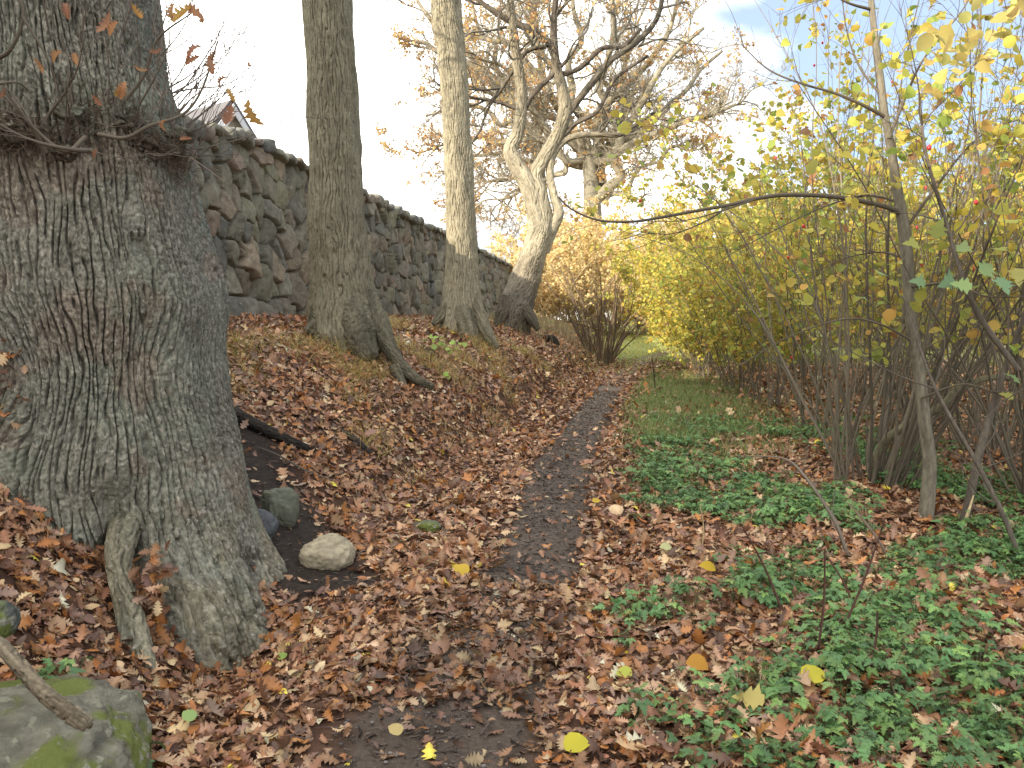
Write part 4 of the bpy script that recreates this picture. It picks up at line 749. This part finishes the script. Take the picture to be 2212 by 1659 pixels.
stick('fallen_branch', [(738, 945, Yl+.1), (770, 962, Yl), (802, 976, Yl-.05)], [.018, .026, .014], 'short black piece of rotten wood in the leaves, right of the longer one', (.04, .035, .03), .03, onground=(.02, .03, .02))
Yl = gp(610, 1000)
stick('twig', [(560, 1000, Yl), (600, 992, Yl), (660, 1000, Yl-.1), (720, 992, Yl)], [.004, .008, .007, .003], 'thin forked grey twig on the leaves above the bare soil', (.13, .11, .09), side=5, m=M_twig, onground=(.03, .05, .06, .04))
Yl = gp(1195, 745)
stick('stump', [(1180, 738, Yl+.4), (1192, 745, Yl+.15), (1203, 756, Yl)], [.10, .13, .09], 'low black rotten stump on the bank below the leaning twisted tree', (.02, .018, .015), .05, cat='stump', onground=(.06, .10, .03))
# dead sticks and dry stalks standing right of the path
G3 = 'dark dead stalks standing in the green plants'
for k, (a, b, c, d, lab) in enumerate(((1765, 1420, 1782, 1185, 'tallest upright dark stalk among the green plants at lower right'), (1695, 1330, 1600, 1130, 'dark stalk leaning left out of the green plants'), (1850, 1320, 1785, 1200, 'short dark stalk leaning toward the tall upright one'), (1815, 1370, 1912, 1120, 'slender dark stalk leaning right behind the upright one'), (1880, 1430, 1895, 1320, 'stubby dark stalk furthest right of the group'), (1515, 1190, 1512, 1090, 'pale dry straw standing near the edge of the green plants'))):
    Yg = gp(a, b); stick('dead_stalk', [(a, b+4, Yg), ((a+c)/2+6, (b+d)/2, Yg), (c, d, Yg-.03)], [.006, .005, .0035], lab, (.10, .05, .04) if k < 5 else (.4, .3, .16), cat='stalk', side=2 if k == 3 else 0, m=M_twig)['group'] = G3
Yg = gp(1830, 1200)
stick('dead_branch', [(1832, 1200, Yg), (1800, 1120, Yg), (1740, 1030, Yg+.1), (1690, 990, Yg+.3), (1590, 985, Yg+.5)], [.013, .012, .010, .006, .003], 'bare grey branch propped up in front of the nearest hazel clump', (.18, .15, .12), side=9, m=M_twig)
Yg = gp(1960, 1200)
stick('dead_branch', [(1925, 1235, Yg), (1905, 1180, Yg), (1870, 1130, Yg+.1), (1830, 1085, Yg+.2)], [.012, .011, .009, .004], 'short broken branch on the leaves at the foot of the nearest hazel clump', (.2, .15, .11), side=8, m=M_twig)
Yg = gp(1985, 815)
stick('dead_stalk', [(1415, 838, 15), (1412, 800, 15), (1408, 770, 15)], [.012, .01, .006], 'lone dark dead weed stalk beside the path before the bend', (.06, .05, .04), cat='stalk', side=6, m=M_twig)

# ---------------------------------------------------------------- leaf litter, green plants, grass
rng = np.random.default_rng(99)
BR = [(.34, .17, .085, 4), (.25, .118, .065, 4), (.43, .255, .145, 3), (.13, .07, .045, 2.5), (.54, .37, .21, 2.2), (.38, .155, .045, 2.5), (.27, .16, .11, 2)]
def sample(Y0, Y1, dens, amax=.8):
    area = amax*(Y1*Y1-Y0*Y0); n = int(area*dens); Y = np.sqrt(rng.uniform(Y0*Y0, Y1*Y1, n)); X = Y*rng.uniform(-amax, amax, n); return X, Y
def leafdens(X, Y):
    toe = toe_x(Y); bank = ss(.6, -.1, X-toe)
    d = np.where(X < path_c(Y), 1.0, .8)*np.ones_like(X)
    pm = path_mask(X, Y); core = np.where(Y > 4.7, .07, np.where(Y < 3.1, .12, .85)); core = np.where((Y > 17), .55, core)
    d = d*(1-pm)+core*pm
    d = np.where((Y < 3.15)&(abs(X-path_c(Y)+.05) < .40+.2*perlin(X*4, Y*4, 3)), .09, d)
    d = d*(1-.95*soil_patch(X, Y)); rt = ss(.45, .9, X-path_c(Y)); d = d*(1-rt*.62*ss(8, 10.5, Y)*ss(24, 16, Y)*ss(2.6, 1.6, X-path_c(Y)))
    d = d*(1-ss(20, 26, Y)*ss(-.8, .5, X-toe)*.93); d = d*(1-.5*ss(17, 30, Y)); return d*(X > wall_x(Y)+.05)
def litter(X, Y, tm, size, lift, name, pal=BR, tiltv=.38, wet=True):
    keep = rng.uniform(0, 1, len(X)) < leafdens(X, Y)
    keep &= np.hypot(X+2.5, Y-4.7) > np.where(X > -2.1, .70, .55)
    X, Y = X[keep], Y[keep]; n = len(X); nv = Hn(X, Y); nv = nrm(nv+rng.normal(size=(n, 3))*tiltv*rng.uniform(.3, 1.5, (n, 1))); nv[:, 2] = abs(nv[:, 2])
    heap = np.clip(.5+fbm(X*2.2, Y*2.2, 11, 2), 0, 1.4)
    pos = np.stack([X, Y, H(X, Y)+lift[0]+(lift[1]-lift[0])*rng.uniform(0, 1, n)*heap], 1); M = rot_from(nv, rng.uniform(0, 6.28, n))
    c = pick(pal, n, .25); big = fbm(X*.7, Y*.7, 3, 2); c = c*(.92+.22*np.clip(big, -1, 1))[:, None]
    pth = ss(.9, .3, abs(X-path_c(Y))/.7)*ss(6, 4, Y); c = c*(1-.35*pth)[:, None]
    vv = rng.uniform(0, 1, n) < .004; c[vv] = (.62, .50, .07)
    vv = rng.uniform(0, 1, n) < .008; c[vv] = (.5, .46, .32)
    mb = MB(); kind = rng.uniform(0, 1, n)
    for lo, hi, t_ in ((0, .72, tm), (.72, .88, HAZEL), (.88, 1.01, MAPLE)):
        q = (kind >= lo)&(kind < hi); nq = q.sum(); scatter(mb, *t_, pos[q], M[q], size*(1 if lo == 0 else .72)*rng.uniform(.4, 1.3, nq)*np.where(rng.uniform(0, 1, nq) < .12, 1.45, 1), rng.uniform(-1.0, 1.1, nq), rng.uniform(-.4, .7, nq), c[q], shade=VEIN(t_), ysc=rng.uniform(.6, 1.25, nq))
    o = mb.build(name, M_litter); tag(o, kind='stuff'); return o
Xs, Ys = sample(1.4, 5.5, 1900, .95); litter(Xs, Ys, OAK3, .072, (.0, .05), 'leaf_litter', tiltv=.42)
Xs, Ys = sample(5.5, 11, 1000, .85); litter(Xs, Ys, OAK2, .082, (.0, .05), 'leaf_litter', tiltv=.42)
Xs, Ys = sample(11, 26, 300, .7); litter(Xs, Ys, OAK1, .10, (.0, .05), 'leaf_litter', tiltv=.45)
Xs, Ys = sample(26, 45, 12, .5); litter(Xs, Ys, OAK1, .17, (.0, .05), 'leaf_litter')
# heap of leaves caught in the hollow of the roots and against the left edge of the trunk
mb = MB()
for (a, b, Y, s, n) in ((325, 1240, 3.78, .06, 45), (320, 1310, 3.72, .05, 40), (5, 835, 3.9, .09, 60)):
    c = pt(a, b, Y); pos = c+rng.normal(size=(n, 3))*s*np.array([.55, .4, 1]); M = rot_from(nrm(rng.normal(size=(n, 3))), rng.uniform(0, 6.28, n))
    scatter(mb, *OAK3, pos, M, rng.uniform(.05, .10, n), rng.uniform(-.9, .9, n), rng.uniform(-.3, .7, n), pick(BR, n))
tag(mb.build('leaf_litter', M_litter), kind='stuff')
# bits of twig, bark and pebble trodden into the soil
mb = MB(); n = 5200; Yb = rng.uniform(2.2, 16, n); Xb = path_c(Yb)+rng.normal(0, .28, n); a = rng.uniform(0, 6.28, n)
k = 700; Xp = rng.uniform(-2.4, -.9, k); Yp = rng.uniform(4.4, 6.8, k); ok = soil_patch(Xp, Yp) > .3; Xb = np.concatenate([Xb, Xp[ok]]); Yb = np.concatenate([Yb, Yp[ok]]); n = len(Xb); a = rng.uniform(0, 6.28, n)
S = np.stack([Xb, Yb, H(Xb, Yb)+.012], 1); ln = rng.uniform(.01, .05, n); pk = rng.uniform(0, 1, n) < .05; ln[pk] *= 3
P = np.stack([S, S+np.stack([np.cos(a), np.sin(a), rng.uniform(-.1, .25, n)], 1)*ln[:, None]*.5, S+np.stack([np.cos(a+.2), np.sin(a+.2), rng.uniform(-.1, .2, n)], 1)*ln[:, None]], 1)
tubes(mb, P, rng.uniform(.0015, .006, n), .0015, 4, (.085, .065, .055), .75); tag(mb.build('path_debris', M_twig), kind='stuff')
mb = MB(); iv, iq = ico(0); n = 900; Yb = rng.uniform(2.3, 12, n); Xb = path_c(Yb)+rng.normal(0, .24, n); zb = H(Xb, Yb)
for i in range(n):
    s = rng.uniform(.003, .011); mb.add(iv*s*np.array([1.2, 1, .6])+[Xb[i], Yb[i], zb[i]+.012], None, iq, np.array((.16, .14, .13))*rng.uniform(.3, 1.3))
tag(mb.build('pebbles', M_rock), kind='stuff')

def green_mask(X, Y):
    d = X-path_c(Y); m = ss(.55, .95, d+.25*perlin(X*2, Y*2, 1)); patchy = ss(-.14, .16, fbm(X*.85+3, Y*.85, 2, 3)+.05)
    return m*patchy*ss(13, 8.5, Y)*ss(4.6, 3.4, X-path_c(Y)+.0*Y)
def plants():
    X, Y = sample(1.6, 12, 130, .85); k = (X > path_c(Y)+.3)&(rng.uniform(0, 1, len(X)) < green_mask(X, Y)*np.where(Y < 8, 1, .8)); X, Y = X[k], Y[k]
    # a few stray tufts on the left
    xe = np.array([pt(a, b, Y_)[0] for a, b, Y_ in ((140, 1300, 2.9), (95, 1360, 2.8), (150, 1430, 2.6), (250, 1530, 2.5), (40, 1400, 2.7), (130, 1450, 2.55))]); ye = np.array([2.95, 2.8, 2.65, 2.6, 2.7, 2.6]); X = np.concatenate([X, xe]); Y = np.concatenate([Y, ye])
    n = len(X); hh = rng.uniform(.02, .12, n)*(.6+.8*ss(-.2, .5, fbm(X*1.3, Y*1.3, 6, 2))); m = 9
    i = np.repeat(np.arange(n), m); a = rng.uniform(0, 6.28, n*m); rd = rng.uniform(.02, .10, n*m)
    B = np.stack([X, Y, H(X, Y)+.015], 1)[i]; T = B+np.stack([np.cos(a)*rd, np.sin(a)*rd, hh[i]*rng.uniform(.6, 1.15, n*m)], 1)
    mb = MB(); mid = (B+T)/2+np.array([0, 0, .015]); tubes(mb, np.stack([B, mid, T], 1), .0015, .001, 3, (.07, .11, .04)); 
    nn_ = n*m; nv = nrm(rng.normal(size=(nn_, 3))*.28+np.stack([np.cos(a)*.35, np.sin(a)*.35, np.ones(nn_)], 1)); Xa = nrm(np.stack([np.cos(a), np.sin(a), 0*a], 1)); Ya = nrm(np.cross(nv, Xa)); Xa = np.cross(Ya, nv)
    pal = [(.135, .25, .085, 4), (.10, .20, .075, 3), (.19, .31, .09, 2)]; psz = rng.uniform(.6, 1.5, n)[i]; tint = (1+.3*np.clip(fbm(X*1.1, Y*1.1, 14, 2), -1, 1)+rng.uniform(-.25, .25, n))[i]
    cc = pick(pal, nn_, .2)*tint[:, None]
    for da in (-.95, 0, .95):           # each leaf is three deeply cut leaflets
        c, s = np.cos(da), np.sin(da); M = np.stack([Xa*c+Ya*s, -Xa*s+Ya*c, nv], -1)
        scatter(mb, *FERN, T, M, psz*rng.uniform(.026, .052, nn_)*(1 if da == 0 else .8), rng.uniform(-.7, .1, nn_), rng.uniform(-.1, .4, nn_), cc)
    tag(mb.build('green_plants', M_green), kind='stuff')
plants()
def blades(name, X, Y, hlo, hhi, wdt, pal, lean=.5, m=M_green, k=5):
    n = len(X); a = rng.uniform(0, 6.28, n); h = rng.uniform(hlo, hhi, n); ln = rng.uniform(.1, lean, n)*h*1.6; t = np.linspace(0, 1, k)
    B = np.stack([X, Y, H(X, Y)-.01], 1)
    ctr = B[:, None]+np.stack([np.cos(a)[:, None]*ln[:, None]*t**2, np.sin(a)[:, None]*ln[:, None]*t**2, h[:, None]*(t-.35*t**3*np.minimum(ln/h, 1.5)[:, None])], -1)
    w_ = wdt*rng.uniform(.6, 1.3, n)[:, None]*(1-t**2*.9); o = rng.uniform(0, 6.28, n); sd = np.stack([np.cos(o), np.sin(o), 0*o], 1)[:, None]*w_[..., None]
    V = np.stack([ctr-sd, ctr+sd], 2); q = grid_quads(k, 2, False)[None]+(np.arange(n)*k*2)[:, None, None]; c = pick(pal, n, .25)
    tag(MB().add(V, q, None, np.repeat(c, k*2, 0)).build(name, m), kind='stuff')
GR = [(.17, .24, .075, 4), (.23, .29, .10, 2), (.30, .26, .12, 1.5)]
X, Y = sample(7, 20, 900, .6); d = X-path_c(Y); k = (d > .42)&(d < 3.4)&(rng.uniform(0, 1, len(X)) < ss(7.5, 10.5, Y)*ss(.38, .8, d+.15*perlin(X*2, Y*2, 5))*ss(3.2, 1.5, d)*(.35+.65*ss(-.3, .2, fbm(X*1.2, Y*1.2, 21, 2)))*ss(22, 15, Y)); blades('grass', X[k], Y[k], .07, .2, .005, GR)
MG = [(.42, .42, .11, 3), (.34, .38, .10, 3), (.52, .42, .16, 1)]
X, Y = sample(20, 75, 34, .33); k = (X > toe_x(Y)-.6)&(X > .02*Y)&(rng.uniform(0, 1, len(X)) < .85); blades('grass', X[k], Y[k], .04, .12, .02, MG, k=4)
ST = [(.52, .36, .13, 3), (.45, .38, .14, 2), (.30, .32, .09, 1.3), (.40, .24, .10, 1)]
# straw coloured tufts on the bank
def tufts(name, cs, n, spr, hlo, hhi, wd, pal, lean):
    cs = np.array(cs); i = rng.integers(0, len(cs), n); X = cs[i, 0]+rng.normal(0, spr, n); Y = cs[i, 1]+rng.normal(0, spr, n); blades(name, X, Y, hlo, hhi, wd, pal, lean)
cs = []
for (a, b, c, d, m_) in ((960, 880, 760, 850, 34), (560, 860, 800, 960, 26), (1050, 1180, 770, 880, 40), (760, 900, 880, 1000, 10)):
    pass
Tx = rng.uniform(-3.2, 1.2, 900); Ty = rng.uniform(7.0, 17, 900); tt = (toe_x(Ty)-Tx)/(toe_x(Ty)-wall_x(Ty)); k = (tt > .02)&(tt < .62)&(fbm(Tx*.9, Ty*.7, 41, 2) > .14); cs = np.stack([Tx[k], Ty[k]], 1)
tufts('dry_grass', cs, 7000, .09, .10, .30, .003, ST, 2.0)
# fuzz of pale dry stems on the far bank beyond the leaning tree
X, Y = sample(17, 34, 60, .3); t = (toe_x(Y)-X)/(toe_x(Y)-wall_x(Y)); k = (t > .0)&(t < .7)&(rng.uniform(0, 1, len(X)) < ss(17, 24, Y)); blades('dry_grass', X[k], Y[k], .15, .55, .004, [(.40, .30, .17, 3), (.30, .26, .13, 2), (.22, .24, .09, 2)], .35)
# green leafy seedlings on the bank
def seedling(px, py, n, s, label):
    Yg = gp(px, py); P = pt(px, py, Yg); root = empty('seedling', P, label=label, cat='plant', group='lime green seedlings on the leafy bank')
    pos = P+rng.normal(size=(n, 3))*np.array([s, s*.6, s*.35])+np.array([0, 0, s*.9]); mb = MB()
    B = np.repeat(P[None], n, 0); tubes(mb, np.stack([B, (B+pos)/2+[0, 0, .01], pos], 1), .002, .001, 3, (.2, .25, .1)); mb.build('stem', M_twig, root)
    mb = MB(); M = rot_from(nrm(rng.normal(size=(n, 3))*.4+np.array([0, -.6, .7])), rng.uniform(0, 6.28, n)); scatter(mb, *HAZEL, pos, M, rng.uniform(.06, .11, n), rng.uniform(-.4, .2, n), rng.uniform(0, .5, n), pick([(.42, .55, .14, 1), (.35, .5, .12, 1)], n)); mb.build('leaves', M_leaf, root)
seedling(945, 762, 14, .14, 'brightest lime green seedling cluster below the third trunk')
seedling(978, 752, 6, .07, 'small lime green seedling just right of the brightest cluster')
seedling(962, 822, 4, .06, 'lone low lime green seedling by the end of the long root')
seedling(1190, 700, 5, .12, 'faint green seedling in the dry grass behind the leaning tree')
# bright single leaves that catch the eye
G4 = 'bright yellow leaves lying singly on the litter'
for (a, b, s, cl, lab) in ((1217, 1641, .095, (.62, .56, .05), 'large round lime yellow leaf at the bottom edge in the middle'), (993, 1238, .11, (.72, .50, .06), 'long yellow leaf lying in the brown litter left of the path'), (1741, 1498, .11, (.62, .55, .06), 'yellow leaf lying on the green plants at lower right'), (1545, 1248, .10, (.60, .42, .04), 'mustard yellow leaf beside the upper green plants'),
                      (868, 1616, .06, (.62, .48, .2), 'small pale yellow leaf on the dark soil at the bottom'), (1485, 1450, .10, (.55, .28, .04), 'orange yellow leaf standing on edge in the green plants'), (1280, 1098, .07, (.66, .45, .06), 'yellow leaf at the right edge of the bare path'), (1450, 1200, .08, (.55, .56, .28), 'pale green yellow leaf on the litter above the mustard one'),
                      (420, 1587, .06, (.35, .5, .18), 'small fresh green leaf on the brown litter right of the boulder'), (600, 1448, .05, (.3, .45, .1), 'tiny green leaf in the litter below the huge trunk'), (1650, 1545, .13, (.58, .48, .16), 'broad pale yellow maple leaf tucked under green plants at the bottom right'), (1365, 1480, .07, (.5, .56, .1), 'narrow lime leaf at the left edge of the green plants')):
    Yg = gp(a, b); P = pt(a, b, Yg)+np.array([0, 0, .06]); mb = MB()
    scatter(mb, *(MAPLE if 'maple' in lab else HAZEL), P[None], rot_from(nrm(np.array([[rng.uniform(-.3, .3), -.45, 1.]])), np.array([rng.uniform(0, 6.28)])), np.array([s]), np.array([-.3]), np.array([.15]), np.array([cl]))
    rt = empty('x', P); o = mb.build('fallen_leaf', M_leaf, rt); bpy.data.objects.remove(rt); o.location = P; tag(o, lab, 'leaf', G4)
